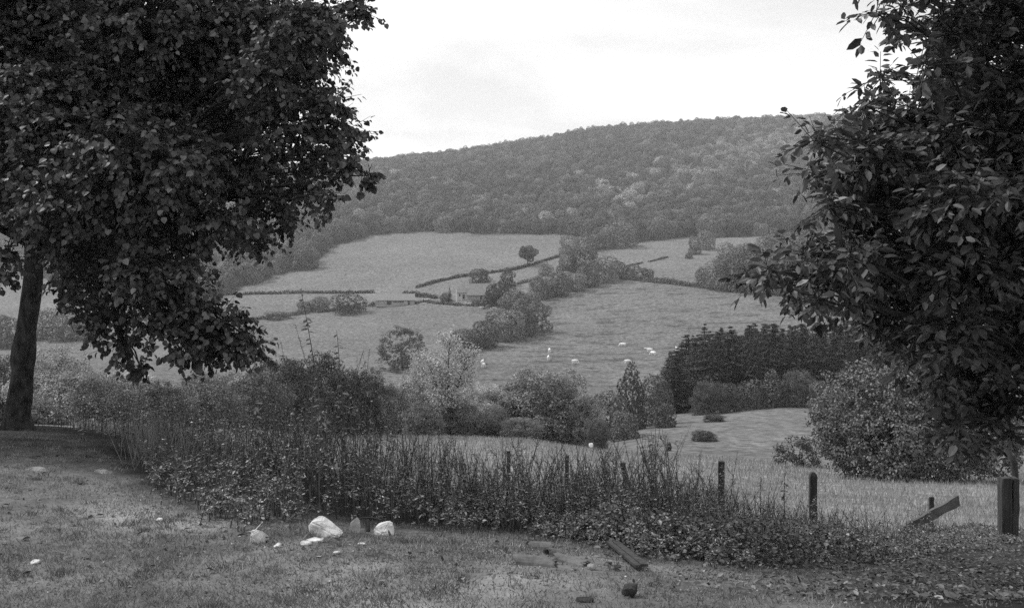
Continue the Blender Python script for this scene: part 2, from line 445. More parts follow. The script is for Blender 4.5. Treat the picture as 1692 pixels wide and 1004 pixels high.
# ------------------------------------------------------------------ tree makers (unit trees: height 1)
def crown_mb(seed, n, leaf, rx=.42, z0=.08, z1=1.0, lobes=16, kind='rhomb', fill=.15, lr=(.30, .48), jitter=.55, reach=(.6, 1.15), tonev=.22, skirt=0, lobev=.1, clump=0.0, per=30):
    g = np.random.default_rng(seed)
    cz, rz = (z0 + z1) / 2, (z1 - z0) / 2
    d = rand_dir(lobes, g); d[:, 2] = d[:, 2] * .9 + .1
    C = d * .66 * g.uniform(*reach, (lobes, 1)); rr = g.uniform(lr[0], lr[1], lobes)
    if skirt:
        a = np.arange(skirt) / skirt * 6.28 + g.normal(size=skirt) * .3
        C = np.vstack([C, np.column_stack([np.cos(a) * .6, np.sin(a) * .6, g.uniform(-.85, -.5, skirt)])]); rr = np.append(rr, g.uniform(.3, .42, skirt))
    C = np.vstack([C, [[0, 0, .1]]]); rr = np.append(rr, .55)
    n_all = n
    if clump: n = n // per
    m = n * 2
    k = g.choice(len(rr), m, p=rr**2 / (rr**2).sum())
    dd = rand_dir(m, g)
    rad = rr[k] * np.where(g.random(m) < fill, g.uniform(.3, .9, m), g.uniform(.86, 1.1, m))
    Pp = C[k] + dd * rad[:, None]
    keep = np.ones(m, bool)
    for q in range(len(rr)):
        keep &= (np.linalg.norm(Pp - C[q], axis=1) > rr[q] * .8) | (k == q)
    lt = g.normal(1, lobev, len(rr))[k]
    Pp, dd, lt = Pp[keep][:n], dd[keep][:n], lt[keep][:n]
    if clump:      # leaves gathered into sprays, each spray its own little dome
        cd = rand_dir(len(Pp) * per, g); cr = clump * np.repeat(g.uniform(.6, 1.4, len(Pp)), per)
        sp_t = np.repeat(np.clip(g.normal(1, .16, len(Pp)), .5, 1.5), per)
        Pp = np.repeat(Pp, per, 0) + cd * (cr * np.cbrt(g.uniform(.25, 1, len(cd))))[:, None] * [1, 1, .75]
        dd = unit(np.repeat(dd, per, 0) * .45 + cd * .8); lt = np.repeat(lt, per) * sp_t
    n = len(Pp)
    Pw = Pp * np.array([rx, rx, rz]) + np.array([0, 0, cz])
    nn = unit(dd + g.normal(size=(n, 3)) * jitter + np.array([0, 0, .25]))
    b = MB()
    b.leaves(Pw, unit(g.normal(size=(n, 3)) + np.array([0, 0, -.2])), nn, leaf * g.uniform(.7, 1.35, n), leaf * g.uniform(.6, 1.1, n), kind, np.clip(g.normal(1, tonev, n) * lt, .4, 1.8))
    return b
def trunk_mb(seed, h=.5, r=.025, limbs=5, spread=.28):
    g = np.random.default_rng(seed); b = MB()
    zz = np.linspace(-.03, h, 7); w = np.cumsum(g.normal(size=(7, 2)) * .006, 0)
    pts = np.column_stack([w, zz]); b.tube(pts, np.linspace(r * 1.25, r * .55, 7), 7)
    for k in range(limbs):
        s_ = g.uniform(.35, .95); p0 = np.array([np.interp(s_ * h, zz, w[:, 0]), np.interp(s_ * h, zz, w[:, 1]), s_ * h])
        a = g.uniform(0, 6.28); e = p0 + np.array([math.cos(a) * spread, math.sin(a) * spread, g.uniform(.15, .32)])
        mid = (p0 + e) / 2 + np.array([0, 0, .03])
        b.tube(np.array([p0, mid, e]), [r * .45, r * .3, r * .12], 5)
    return b
def conifer_mb(seed, n, leaf, rx=.17, z0=.03):
    g = np.random.default_rng(seed); b = MB()
    whorls = 26; P_, T_, N_, S_ = [], [], [], []
    for k in range(whorls):
        zf = z0 + (1 - z0) * np.clip((k + g.uniform(-.4, .4)) / whorls, 0, .985) ** .92; rad = rx * (1 - zf) ** .85 * g.uniform(.6, 1.3) + .004
        nb = int(max(4, 11 * (1 - zf) + 4))
        for q in range(nb):
            a = g.uniform(0, 6.28); ln = rad * g.uniform(.5, 1.3) * (1 + .22 * math.sin(a * 2 + seed)); m = max(3, int(n / whorls / nb))
            s_ = g.uniform(.15, 1, m); dirv = np.array([math.cos(a), math.sin(a), -.25])
            pp = np.array([0, 0, zf]) + dirv * (s_ * ln)[:, None] + np.array([0, 0, .06]) * (s_ ** 2 * ln / rx)[:, None] * .6
            pp += g.normal(size=(m, 3)) * .006
            P_.append(pp); T_.append(np.repeat(dirv[None], m, 0) + g.normal(size=(m, 3)) * .35); N_.append(g.normal(size=(m, 3)) * .5 + np.array([0, 0, 1])); S_.append(leaf * (1.15 - .92 * zf) * g.uniform(.7, 1.3, m))
    P_ = np.vstack(P_); S_ = np.concatenate(S_)
    b.leaves(P_, np.vstack(T_), np.vstack(N_), S_ * 1.7, S_ * .8, 'rhomb', np.clip(g.normal(1, .25, len(P_)), .4, 1.8))
    return b

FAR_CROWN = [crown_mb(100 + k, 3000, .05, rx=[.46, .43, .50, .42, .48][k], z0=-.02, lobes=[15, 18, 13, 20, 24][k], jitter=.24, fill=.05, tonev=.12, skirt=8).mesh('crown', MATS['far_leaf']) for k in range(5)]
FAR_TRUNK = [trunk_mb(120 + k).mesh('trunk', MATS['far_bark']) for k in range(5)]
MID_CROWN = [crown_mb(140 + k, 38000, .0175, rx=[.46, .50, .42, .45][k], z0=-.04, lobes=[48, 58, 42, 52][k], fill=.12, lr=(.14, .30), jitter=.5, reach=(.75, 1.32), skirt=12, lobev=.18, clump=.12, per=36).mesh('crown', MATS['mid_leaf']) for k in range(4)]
PAINTED_SUN_CROWN = crown_mb(190, 3000, .05, rx=.46, z0=-.02, lobes=17, jitter=.24, fill=.05, tonev=.12, skirt=8).mesh('crown', MATS['painted_sun_leaf'])
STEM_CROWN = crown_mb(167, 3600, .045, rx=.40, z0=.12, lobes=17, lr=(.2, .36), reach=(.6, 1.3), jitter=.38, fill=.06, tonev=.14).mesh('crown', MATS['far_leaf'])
LONE_CROWN = crown_mb(160, 26000, .020, rx=.5, z0=-.05, lobes=40, lr=(.3, .45), jitter=.4, skirt=10, clump=.1, reach=(.7, 1.05)).mesh('crown', MATS['dark_leaf'])
CONE_CROWN = [conifer_mb(170 + k, 9000, .024, rx=[.24, .21, .27, .23][k]).mesh('crown', MATS['conifer_needle']) for k in range(4)]
CONE_TRUNK = [trunk_mb(180 + k, h=.93, r=.012, limbs=0).mesh('trunk', MATS['far_bark']) for k in range(2)]

def tree(name, label, cat, group, u, vb, wpx, hpx, y0, y1, crown, trunk, mat=None, Y=None, sink=0.0, rz=None, aspect=.86):
    """a tree whose foot stands on the ground seen at (u, vb); returns the root"""
    if Y is None: Y = solveY(u, vb, y0, y1)
    g_ = G(u, Y); h = hpx / F * Y; w = wpx / F * Y / aspect
    o = empty(name, (g_[0], g_[1], g_[2] - sink), label, cat, group, rng.uniform(0, 6.28) if rz is None else rz)
    o.scale = (w, w, h)
    link('crown', crown, o, mat)
    if trunk is not None: link('trunk', trunk, o)
    return o
foliage('edge_leaf', 0.085, inst=0.15, trans=0.12)
EL = MATS['edge_leaf']
HL, ML, DL, PL = MATS['hedge_leaf'], MATS['mid_leaf'], MATS['dark_leaf'], MATS['pale_leaf']

# hedgerow and field trees on the far slope (u, foot v, width, height in the photograph's pixels)
HR = [
 (768, 578, 52, 37, HL, 'low rounded tree at the lower left end of the hedgerow beside the cow field'),
 (799, 573, 52, 46, HL, 'bushy tree next to the lowest one in the hedgerow beside the cow field'),
 (832, 562, 60, 58, ML, 'broad pale topped tree in the middle of the hedgerow beside the cow field'),
 (862, 556, 58, 58, HL, 'tall rounded tree towards the right end of the hedgerow beside the cow field'),
 (888, 548, 46, 52, HL, 'last rounded tree at the right bend of the hedgerow beside the cow field'),
 (823, 507, 52, 44, DL, 'dark tree standing directly right of the farmhouse'),
 (850, 516, 46, 38, HL, 'grey tree just below the dark tree by the farmhouse'),
 (872, 512, 36, 32, HL, 'small tree between the farmhouse trees and the bend of the hedgerow'),
 (838, 472, 28, 28, DL, 'small dark tree behind the farmhouse, beside the upper hedge'),
 (794, 466, 33, 24, DL, 'round dark tree showing above the farmhouse roof'),
 (872, 439, 34, 38, HL, 'lone round tree with a bare stem in the upper field'),
 (939, 419, 34, 31, ML, 'left tree of the clump against the foot of the forest'),
 (970, 414, 36, 28, HL, 'low tree in the clump against the foot of the forest'),
 (998, 411, 38, 30, HL, 'lower right tree of the clump against the foot of the forest'),
 (1026, 408, 52, 44, ML, 'widest pale tree of the clump against the foot of the forest'),
 (893, 493, 42, 38, HL, 'lowest tree of the slanting tree row above the cow field'),
 (920, 488, 46, 41, HL, 'second lowest tree of the slanting tree row above the cow field'),
 (946, 480, 40, 34, ML, 'pale tree midway along the slanting tree row above the cow field'),
 (971, 473, 42, 40, HL, 'tree above the midway point of the slanting tree row over the cow field'),
 (999, 466, 44, 47, ML, 'tallest pale tree near the top of the slanting tree row above the cow field'),
 (1022, 460, 32, 30, HL, 'topmost small tree of the slanting tree row above the cow field'),
 (936, 449, 36, 29, HL, 'smaller of the two trees behind the slanting tree row'),
 (966, 447, 52, 40, DL, 'large dark tree behind the slanting tree row'),
 (901, 455, 26, 22, ML, 'faint thin tree standing left of the pair behind the slanting row'),
 (1045, 459, 22, 25, HL, 'upright small tree at the start of the hedge above the cow field'),
 (1068, 460, 22, 18, DL, 'low dark round tree on the hedge above the cow field'),
 (1160, 472, 21, 31, HL, 'upright oval tree at the right end of the hedge above the cow field'),
 (1192, 479, 44, 52, HL, 'leftmost tree at the foot of the wood right of the cow field hedge'),
 (1224, 481, 48, 66, EL, 'second tree at the foot of the wood right of the cow field hedge'),
 (1258, 483, 50, 74, HL, 'third tree at the foot of the wood, just left of the long leaved spray'),
 (1296, 485, 54, 80, EL, 'tree at the foot of the wood behind the long leaved spray'),
 (1147, 420, 22, 30, HL, 'small tree at the lower end of the spur between the upper right fields'),
 (1166, 412, 30, 34, ML, 'larger tree at the upper end of the spur between the upper right fields'),
 (1138, 427, 14, 9, DL, 'low dark bush below the spur between the upper right fields'),
 (575, 517, 52, 34, DL, 'dark spreading bush left of the barn'),
 (529, 513, 32, 24, HL, 'round bush midway along the hedge left of the barn'),
 (503, 515, 26, 18, HL, 'low bush near the tall weed tip in the hedge left of the barn'),
 (458, 527, 36, 14, HL, 'low bush near the left end of the hedge left of the barn'),
 (391, 531, 26, 20, HL, 'isolated bush beside the tip of the lime branches'),
 (817, 500, 26, 24, DL, 'dark bush against the right corner of the farmhouse'),
 (792, 503, 26, 9, HL, 'low shrub in front of the farmhouse beside the white car'),
 (736, 498, 18, 15, DL, 'bush beside the small dark conifer in the farmyard'),
]
for k, (u, v, w, h, m, lab) in enumerate(HR):
    bush = h < 16 or 'bush' in lab
    tree('bush' if bush else 'hedgerow_tree', lab, 'bush' if bush else 'tree', 'hedgerow trees and bushes on the far slope', u, v, w * 1.06, h * 1.0, 240, 640, STEM_CROWN if 'bare stem' in lab else (PAINTED_SUN_CROWN if 'larger tree at the upper end of the spur' in lab else FAR_CROWN[k % 5]), FAR_TRUNK[k % 5], None if 'larger tree at the upper end of the spur' in lab else m)
tree('lone_tree', 'dark dome shaped tree standing alone below the farm', 'tree', None, 665, 612, 88, 76, 230, 330, LONE_CROWN, FAR_TRUNK[1], aspect=1.1)
tree('conifer', 'small pointed dark conifer beside the farmhouse', 'conifer', None, 743, 498, 10, 25, 380, 480, CONE_CROWN[2], CONE_TRUNK[0], aspect=.4)
for k, (u, v, w, h, lab) in enumerate([(70, 560, 50, 55, 'rounded tree seen just right of the lime trunk'), (105, 563, 56, 62, 'widest tree of the wood seen right of the lime trunk'), (140, 560, 50, 40, 'low tree at the right of the wood behind the lime trunk'),
                                       (-30, 570, 60, 60, 'tree of the left wood cut by the picture edge'), (10, 575, 50, 55, 'rounded tree seen just left of the lime trunk')]):
    tree('woodland_tree', lab, 'tree', 'trees in the valley behind the lime trunk', u, v, w, h, 240, 420, FAR_CROWN[(k + 2) % 5], FAR_TRUNK[k % 5], HL)

# conifer plantation
cl_ = 'dark pointed conifer in the dense plantation below the cow field'
kk = 0
tops = lambda u: np.interp(u, [1095, 1110, 1130, 1160, 1200, 1240, 1300, 1350, 1450, 1700], [606, 584, 562, 546, 536, 528, 534, 532, 530, 534])
placed = []
for k in range(4000):
    if kk >= 170: break
    Y2 = rng.uniform(163, 216); u2 = rng.uniform(1106 - (Y2 - 163) * .12, 1600)
    x2 = (u2 - CU) / F * Y2
    if any((x2 - a) ** 2 + (Y2 - b) ** 2 < 2.9 ** 2 for a, b in placed): continue
    placed.append((x2, Y2))
    g_ = G(u2, Y2); vb = pix(*g_)[1]
    hp = (vb - tops(u2) - 9 * float(vnoise(np.array([u2 / 24.]), np.array([.3]), 55)[0])) * rng.uniform(.84, 1.07)
    h = min(hp, 128 * rng.uniform(.88, 1.1)) if u2 > 1150 else hp
    o = tree('plantation_conifer', cl_, 'conifer', 'dark conifers in the plantation', u2, vb, h * .58, h, 0, 0, CONE_CROWN[kk % 4], CONE_TRUNK[kk % 2], Y=Y2, aspect=rng.uniform(.32, .5))
    o.rotation_euler = (R(rng.normal() * 1.5), R(rng.normal() * 1.5), rng.uniform(0, 6.28)); kk += 1

# broadleaf trees along the edge of the plantation and down the gully
for k, (u, v, w, h, Y, m, lab) in enumerate([
 (1172, 680, 62, 58, 152, HL, 'pale rounded tree at the left front of the conifer plantation'),
 (1207, 672, 42, 48, 154, EL, 'narrow pointed small tree in front of the conifer plantation'),
 (1240, 668, 48, 52, 157, EL, 'middle rounded tree in front of the conifer plantation'),
 (1276, 664, 50, 58, 158, EL, 'rounded tree second from the right in front of the conifer plantation'),
 (1320, 660, 62, 64, 158, HL, 'widest rounded tree at the right front of the conifer plantation'),
 (1365, 655, 60, 50, 150, HL, 'low tree half hidden behind the big pale bush'),
 (1410, 655, 90, 66, 120, ML, 'pale tree showing above the left shoulder of the big bush'),
 (1008, 712, 60, 86, 118, HL, 'left tree of the dark clump beside the sloping field'),
 (1044, 706, 56, 104, 130, DL, 'tallest pointed tree of the dark clump beside the sloping field'),
 (1078, 706, 56, 88, 135, HL, 'right tree of the dark clump against the conifers'),
 (1100, 700, 40, 40, 126, DL, 'low dark bush at the foot of the conifer edge'),
 (1030, 716, 60, 46, 112, HL, 'low bush at the bottom of the dark clump by the sloping field'),
]):
    tree('edge_tree', lab, 'tree', 'broadleaf trees along the plantation edge', u, 0, w, h, 0, 0, MID_CROWN[k % 4] if k in (0, 4, 6) else FAR_CROWN[k % 5], FAR_TRUNK[k % 5], m, Y=Y, aspect=.9)

# trees and bushes just beyond the brow of the meadow
for k, (u, top, w, Y, m, lab) in enumerate([
 (900, 600, 190, 74, ML, 'big rounded tree in the middle beyond the meadow'),
 (968, 648, 74, 71, ML, 'low pale tree at the right flank of the big rounded tree'),
 (842, 655, 70, 73, HL, 'low dark tree at the left flank of the big rounded tree'),
 (702, 580, 100, 76, PL, 'pale feathery tree left of the tall ash beyond the meadow'),
 (795, 628, 95, 73, PL, 'pale low tree between the tall ash and the big rounded tree'),
 (645, 636, 90, 70, HL, 'dark bush left of the pale feathery tree'),
 (760, 655, 100, 69, ML, 'low bush in front of the tall ash'),
 (700, 665, 80, 66, ML, 'low grey bush in front of the pale feathery tree'),
 (575, 600, 110, 48, DL, 'grey bush behind the tips of the weed thicket'),
 (745, 570, 110, 78, PL, 'pale crown showing just behind the tall ash'),
 (612, 600, 100, 60, ML, 'grey bush between the dark dome tree and the weeds'),
 (540, 580, 120, 56, DL, 'broad bush rising behind the second tallest weed stalk'),
 (455, 580, 110, 52, DL, 'dark rounded bush left of the tallest weed stalk'),
 (820, 668, 60, 70, ML, 'low pale bush between the ash and the big rounded tree'),
 (872, 626, 100, 77, ML, 'left shoulder crown of the big rounded tree'),
 (945, 630, 90, 78, ML, 'right shoulder crown of the big rounded tree'),
 (985, 690, 50, 66, HL, 'low dark bush right of the big rounded tree'),
 (860, 690, 70, 68, ML, 'low pale bush at the front foot of the big rounded tree'),
 (215, 600, 150, 36, PL, 'feathery bush behind the tall pale grass'),
 (490, 590, 130, 44, DL, 'dark bush behind the tallest weeds'),
 (415, 600, 130, 40, HL, 'grey bush below the end of the lowest lime branch'),
 (335, 606, 140, 36, ML, 'thin pale bush under the lowest lime branch'),
 (262, 618, 120, 32, HL, 'dark low bush between the lime trunk and the weeds'),
 (100, 562, 170, 26, PL, 'large pale feathery bush right of the lime trunk'),
 (170, 600, 130, 23, ML, 'grey bush at the right foot of the large pale bush'),
 (5, 575, 120, 30, HL, 'grey bush behind the lime trunk at the left edge'),
 (60, 650, 100, 20, HL, 'low dark bush at the foot of the lime trunk'),
]):
    g_ = G(u, Y); vb = pix(*g_)[1]
    tree('edge_bush' if vb - top < 90 else 'edge_tree', lab, 'bush' if vb - top < 90 else 'tree', 'trees and bushes beyond the meadow', u, 0, w, vb - top + 8, 0, 0, MID_CROWN[k % 4], FAR_TRUNK[k % 5], m, Y=Y, aspect=.95, sink=.2 + .03 * (vb - top) / F * Y)

# the open ash with a visible stem
def ash():
    g = np.random.default_rng(31); Y = 68; base = G(738, Y); top = Pt(735, 566, Y); h = top[2] - base[2]
    o = empty('ash_tree', base, 'slender open ash with a dark visible stem and thin leaf sprays beyond the meadow', 'tree', 'trees and bushes beyond the meadow')
    b = MB(); lv = MB(); P_ = []
    for sx, lean, hh in ((0, 0.2, 1), (.3, 1.4, .86), (-.2, -1.3, .8)):
        pts = np.array([[sx + lean * s * s, 0.3 * math.sin(3 * s), s * h * hh] for s in np.linspace(0, 1, 8)])
        b.tube(pts, np.linspace(.13, .02, 8), 6)
        for q in range(26):
            s_ = g.uniform(.3, 1); p0 = np.array([np.interp(s_, np.linspace(0, 1, 8), pts[:, i]) for i in range(3)])
            a = g.uniform(0, 6.28); ln = g.uniform(.7, 1.9) * (1.25 - s_ * .6)
            e = p0 + np.array([math.cos(a) * ln, math.sin(a) * ln, g.uniform(.3, 1.0)])
            b.tube(np.array([p0, (p0 + e) / 2 + [0, 0, .12], e]), [.03, .02, .008], 4)
            m = 75; s2 = g.uniform(.25, 1.05, m)[:, None]
            P_.append(p0 + (e - p0) * s2 + g.normal(size=(m, 3)) * .26)
    P_ = np.vstack(P_); n = len(P_)
    b.link('trunk', MATS['dark_bark'], o)
    lv.leaves(P_, g.normal(size=(n, 3)) + [0, 0, -.8], g.normal(size=(n, 3)) + [0, 0, .4], g.uniform(.13, .24, n), g.uniform(.08, .14, n), 'rhomb', np.clip(g.normal(1, .3, n), .4, 1.8))
    lv.link('crown', MATS['pale_leaf'], o)
ash()

# the big bush and the small shrubs on the sloping field
def lobed_bush(name, label, lobes, leaf, mat, group=None, seed=0, dens=1.0, kind='leaf', cat='bush'):
    """lobes: (u, v, r px, Y)"""
    g = np.random.default_rng(seed); b = MB(); st = MB()
    L = [(Pt(u, v, Y), r / F * Y) for u, v, r, Y in lobes]
    ub = np.mean([l[0] for l in lobes]); Yb = np.mean([l[3] for l in lobes]); base = G(ub, Yb)
    for C, r in L:
        n = int(dens * 13 * (r / leaf) ** 2)
        d = rand_dir(n, g); rad = r * np.where(g.random(n) < .3, g.uniform(.4, .9, n), g.uniform(.85, 1.12, n))
        # uneven surface: clumps
        bump = 1 + .16 * np.sin(d[:, 0] * 7 + C[0] * 9) * np.sin(d[:, 2] * 8 + C[2] * 7 + d[:, 1] * 5)
        P_ = C + d * (rad * bump)[:, None]
        ok = P_[:, 2] > H(P_[:, 0], P_[:, 1]) + .02
        for C2, r2 in L:
            if C2 is not C: ok &= np.linalg.norm(P_ - C2, axis=1) > r2 * .72
        P_, d = P_[ok], d[ok]
        sel = g.random(len(P_)) < 1 / 22; P_, d = np.repeat(P_[sel], 22, 0), np.repeat(d[sel], 22, 0)
        cd = rand_dir(len(P_), g); P_ = P_ + cd * (leaf * 1.9 * np.cbrt(g.uniform(.1, 1, len(P_))))[:, None] * [1, 1, .7]; d = unit(d * .5 + cd * .7); n = len(P_)
        b.leaves(P_ - base, unit(d * .6 + g.normal(size=(n, 3)) * .6 + [0, 0, -.5]), unit(d * .85 + g.normal(size=(n, 3)) * .42 + [0, 0, .45]), leaf * g.uniform(.7, 1.3, n), leaf * .55 * g.uniform(.7, 1.3, n), kind, np.clip(g.normal(1, .25, n), .4, 1.8))
        st.tube(np.array([[g.normal() * .1, g.normal() * .1, -.1], (C - base) * .5 + [0, 0, r * .2], C - base]), [.05 * r + .01, .035 * r + .006, .01 * r + .003], 5)
    o = empty(name, base, label, cat, group)
    b.link('foliage', mat, o); st.link('stems', MATS['dark_bark'], o)
    return o
lobed_bush('big_bush', 'large leafy bush with sunlit top in the meadow under the right tree',
    [(1490, 655, 55, 41), (1440, 648, 45, 42), (1545, 650, 50, 41), (1400, 665, 48, 42), (1385, 705, 45, 42), (1420, 735, 50, 41), (1475, 730, 65, 40), (1540, 725, 65, 40),
     (1600, 700, 60, 41), (1590, 745, 45, 40), (1640, 745, 40, 41), (1400, 750, 25, 41), (1660, 700, 45, 42), (1500, 690, 70, 43), (1440, 695, 60, 43)],
    .14, MATS['bush_leaf'], seed=5, dens=3.4)
lobed_bush('shrub', 'loose twiggy shrub on the meadow edge left of the big bush', [(1312, 748, 24, 52), (1335, 755, 20, 52), (1294, 757, 18, 52), (1322, 738, 17, 52), (1345, 760, 12, 52)], .13, MATS['dark_leaf'], seed=6, dens=2.2, kind='rhomb')
for k, (u, v, w, h, lab) in enumerate([(1180, 696, 40, 13, 'flat dark shrub higher on the sloping field'), (1165, 728, 42, 18, 'low rounded shrub lower on the sloping field'), (1106, 745, 10, 16, 'tiny upright shrub at the foot of the sloping field')]):
    tree('field_shrub', lab, 'shrub', 'shrubs on the sloping field', u, v, w, h, 72, 160, MID_CROWN[k], None, DL, aspect=.95)

# ------------------------------------------------------------------ hedges and walls on the far slope
def hedge(label, pts, hm, wm, y0=240, y1=640, name='hedge', mat=HL, gap=0.0):
    W = np.array([G(u, solveY(u, v, y0, y1)) for u, v in pts]); base = W[0].copy()
    seg = np.linalg.norm(np.diff(W, axis=0), axis=1); L = seg.sum(); n = int(L * 26 * max(hm, .8))
    s_ = rng.uniform(0, L, n); cs = np.concatenate([[0], np.cumsum(seg)])
    P_ = np.column_stack([np.interp(s_, cs, W[:, k]) for k in range(3)])
    hv = hm * (1 + .35 * fbm(s_ * .18, s_ * 0 + len(label), 5, 3)); th = rng.uniform(0, math.pi, n)
    keep = fbm(s_ * .12, s_ * 0 + 7.3 + len(label), 9, 2) > gap - .9
    dirs = rng.normal(size=(n, 3))
    P_[:, 0] += np.cos(th) * wm / 2 * rng.uniform(.6, 1.1, n); P_[:, 1] += rng.uniform(-.5, .5, n) * wm
    P_[:, 2] = H(P_[:, 0], P_[:, 1]) + np.sin(th) * hv * rng.uniform(.3, 1.05, n)
    P_, dirs = P_[keep], dirs[keep]
    b = MB(); m = len(P_)
    b.leaves(P_ - base, dirs, dirs[:, ::-1] * .6 + [0, -.3, .6], rng.uniform(.5, .95, m), rng.uniform(.4, .7, m), 'rhomb', np.clip(rng.normal(1, .2, m), .5, 1.6))
    o = b.link(name, mat); o.location = base
    return tag(o, label, 'hedge', 'field hedges on the far slope')
hedge('clipped hedge running left from the barn across the fields', [(335, 489), (400, 487), (500, 485), (618, 484)], 1.5, 1.3, mat=DL)
hedge('hedge climbing from the farmyard past the lone tree', [(688, 476), (720, 467), (755, 459), (800, 453), (850, 446), (880, 438), (925, 424)], 1.7, 1.5, mat=DL)
hedge('short thick hedge between the barn and the farmyard', [(668, 486), (690, 490), (722, 493)], 2.2, 2.2, mat=DL)
hedge('rough hedge below the barn along the pasture top', [(632, 502), (660, 505), (700, 500), (735, 503), (790, 507)], 1.1, 1.4, mat=DL)
hedge('ragged hedge sloping down left of the barn', [(400, 530), (440, 527), (500, 519), (560, 513), (620, 505)], 1.9, 1.6, mat=HL, gap=.6)
hedge('thick hedge along the top of the cow field', [(1030, 461), (1075, 466), (1120, 471), (1180, 478)], 2.6, 2.2, mat=HL)
hedge('thin hedge across the upper right field', [(1005, 447), (1045, 438), (1085, 430), (1110, 424)], 1.0, 1.0, mat=HL, gap=.7)
hedge('short hedge right of the farm trees', [(855, 470), (880, 464), (895, 461)], 1.6, 1.4, mat=HL)

# ------------------------------------------------------------------ forest on the hill: one uncountable mass
sp = 9.6
gx, gyy = np.meshgrid(np.arange(-1500, 1500, sp), np.arange(330, 1420, sp))
gx = gx.ravel() + rng.uniform(-.42, .42, gx.size) * sp; gyy = gyy.ravel() + rng.uniform(-.42, .42, gyy.size) * sp
gz = H(gx, gyy); fu, fv = pix(gx, gyy, gz)
ok = (fu > -260) & (fu < 1960) & ((inpoly(fu, fv, FOREST) & (gyy > 400)) | (inpoly(fu, fv, LUMP) & (gyy < 560) & (gyy > 380)) | (gyy > 1280))
gx, gyy, gz = gx[ok], gyy[ok], gz[ok]
fme = bpy.data.meshes.new('hill_forest')
fme.vertices.add(len(gx)); fme.vertices.foreach_set('co', np.column_stack([gx, gyy, gz - .8]).ravel())
a_ = fme.attributes.new('size', 'FLOAT', 'POINT'); a_.data.foreach_set('value', (np.clip(rng.lognormal(2.52, .2, len(gx)), 8, 16.5) * (1 + .12 * fbm(gx * .02, gyy * .02, 4))).astype(np.float32))
a_ = fme.attributes.new('turn', 'FLOAT', 'POINT'); a_.data.foreach_set('value', rng.uniform(0, 6.28, len(gx)).astype(np.float32))
a_ = fme.attributes.new('pick', 'INT', 'POINT'); pick = rng.integers(0, 5, len(gx))
fu2, fv2 = pix(gx, gyy, gz)
sun_band = np.exp(-((fv2 - np.interp(fu2, [980, 1100, 1200, 1300, 1400], [345, 308, 270, 238, 225])) / 34) ** 2) * np.interp(fu2, [960, 1060, 1330, 1450], [0, 1, 1, .3])  # sunlit strip on the hillside, imitated by paler crowns
pick = np.where(rng.random(len(gx)) < np.clip(sun_band * .62 * (1 + .8 * fbm(gx * .012, gyy * .012, 13)) + .02, 0, .9), 5, pick)
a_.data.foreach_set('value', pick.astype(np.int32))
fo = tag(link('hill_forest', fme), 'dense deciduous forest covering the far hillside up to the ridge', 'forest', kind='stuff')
ng = bpy.data.node_groups.new('forest_scatter', 'GeometryNodeTree')
ng.interface.new_socket('Geometry', in_out='INPUT', socket_type='NodeSocketGeometry')
ng.interface.new_socket('Geometry', in_out='OUTPUT', socket_type='NodeSocketGeometry')
gi = ng.nodes.new('NodeGroupInput'); go = ng.nodes.new('NodeGroupOutput')
iop = ng.nodes.new('GeometryNodeInstanceOnPoints'); jg = ng.nodes.new('GeometryNodeJoinGeometry')
protos = [None] * 6; PROTO = FAR_CROWN + [PAINTED_SUN_CROWN]
for o in bpy.data.objects:
    if o.name.startswith('crown') and o.data in PROTO:
        q = PROTO.index(o.data)
        if protos[q] is None: protos[q] = o
for o in reversed(protos):
    oi = ng.nodes.new('GeometryNodeObjectInfo'); oi.transform_space = 'ORIGINAL'
    oi.inputs['Object'].default_value = o; oi.inputs['As Instance'].default_value = True
    ng.links.new(oi.outputs['Geometry'], jg.inputs[0])
ng.links.new(gi.outputs[0], iop.inputs['Points']); ng.links.new(jg.outputs[0], iop.inputs['Instance'])
iop.inputs['Pick Instance'].default_value = True
def named(nm, typ):
    n = ng.nodes.new('GeometryNodeInputNamedAttribute'); n.data_type = typ; n.inputs['Name'].default_value = nm
    return n.outputs['Attribute']
ng.links.new(named('pick', 'INT'), iop.inputs['Instance Index'])
cx = ng.nodes.new('ShaderNodeCombineXYZ'); ng.links.new(named('turn', 'FLOAT'), cx.inputs[2]); ng.links.new(cx.outputs[0], iop.inputs['Rotation'])
ng.links.new(named('size', 'FLOAT'), iop.inputs['Scale'])
ng.links.new(iop.outputs[0], go.inputs[0])
md = fo.modifiers.new('scatter', 'NODES'); md.node_group = ng
print('forest trees', len(gx))

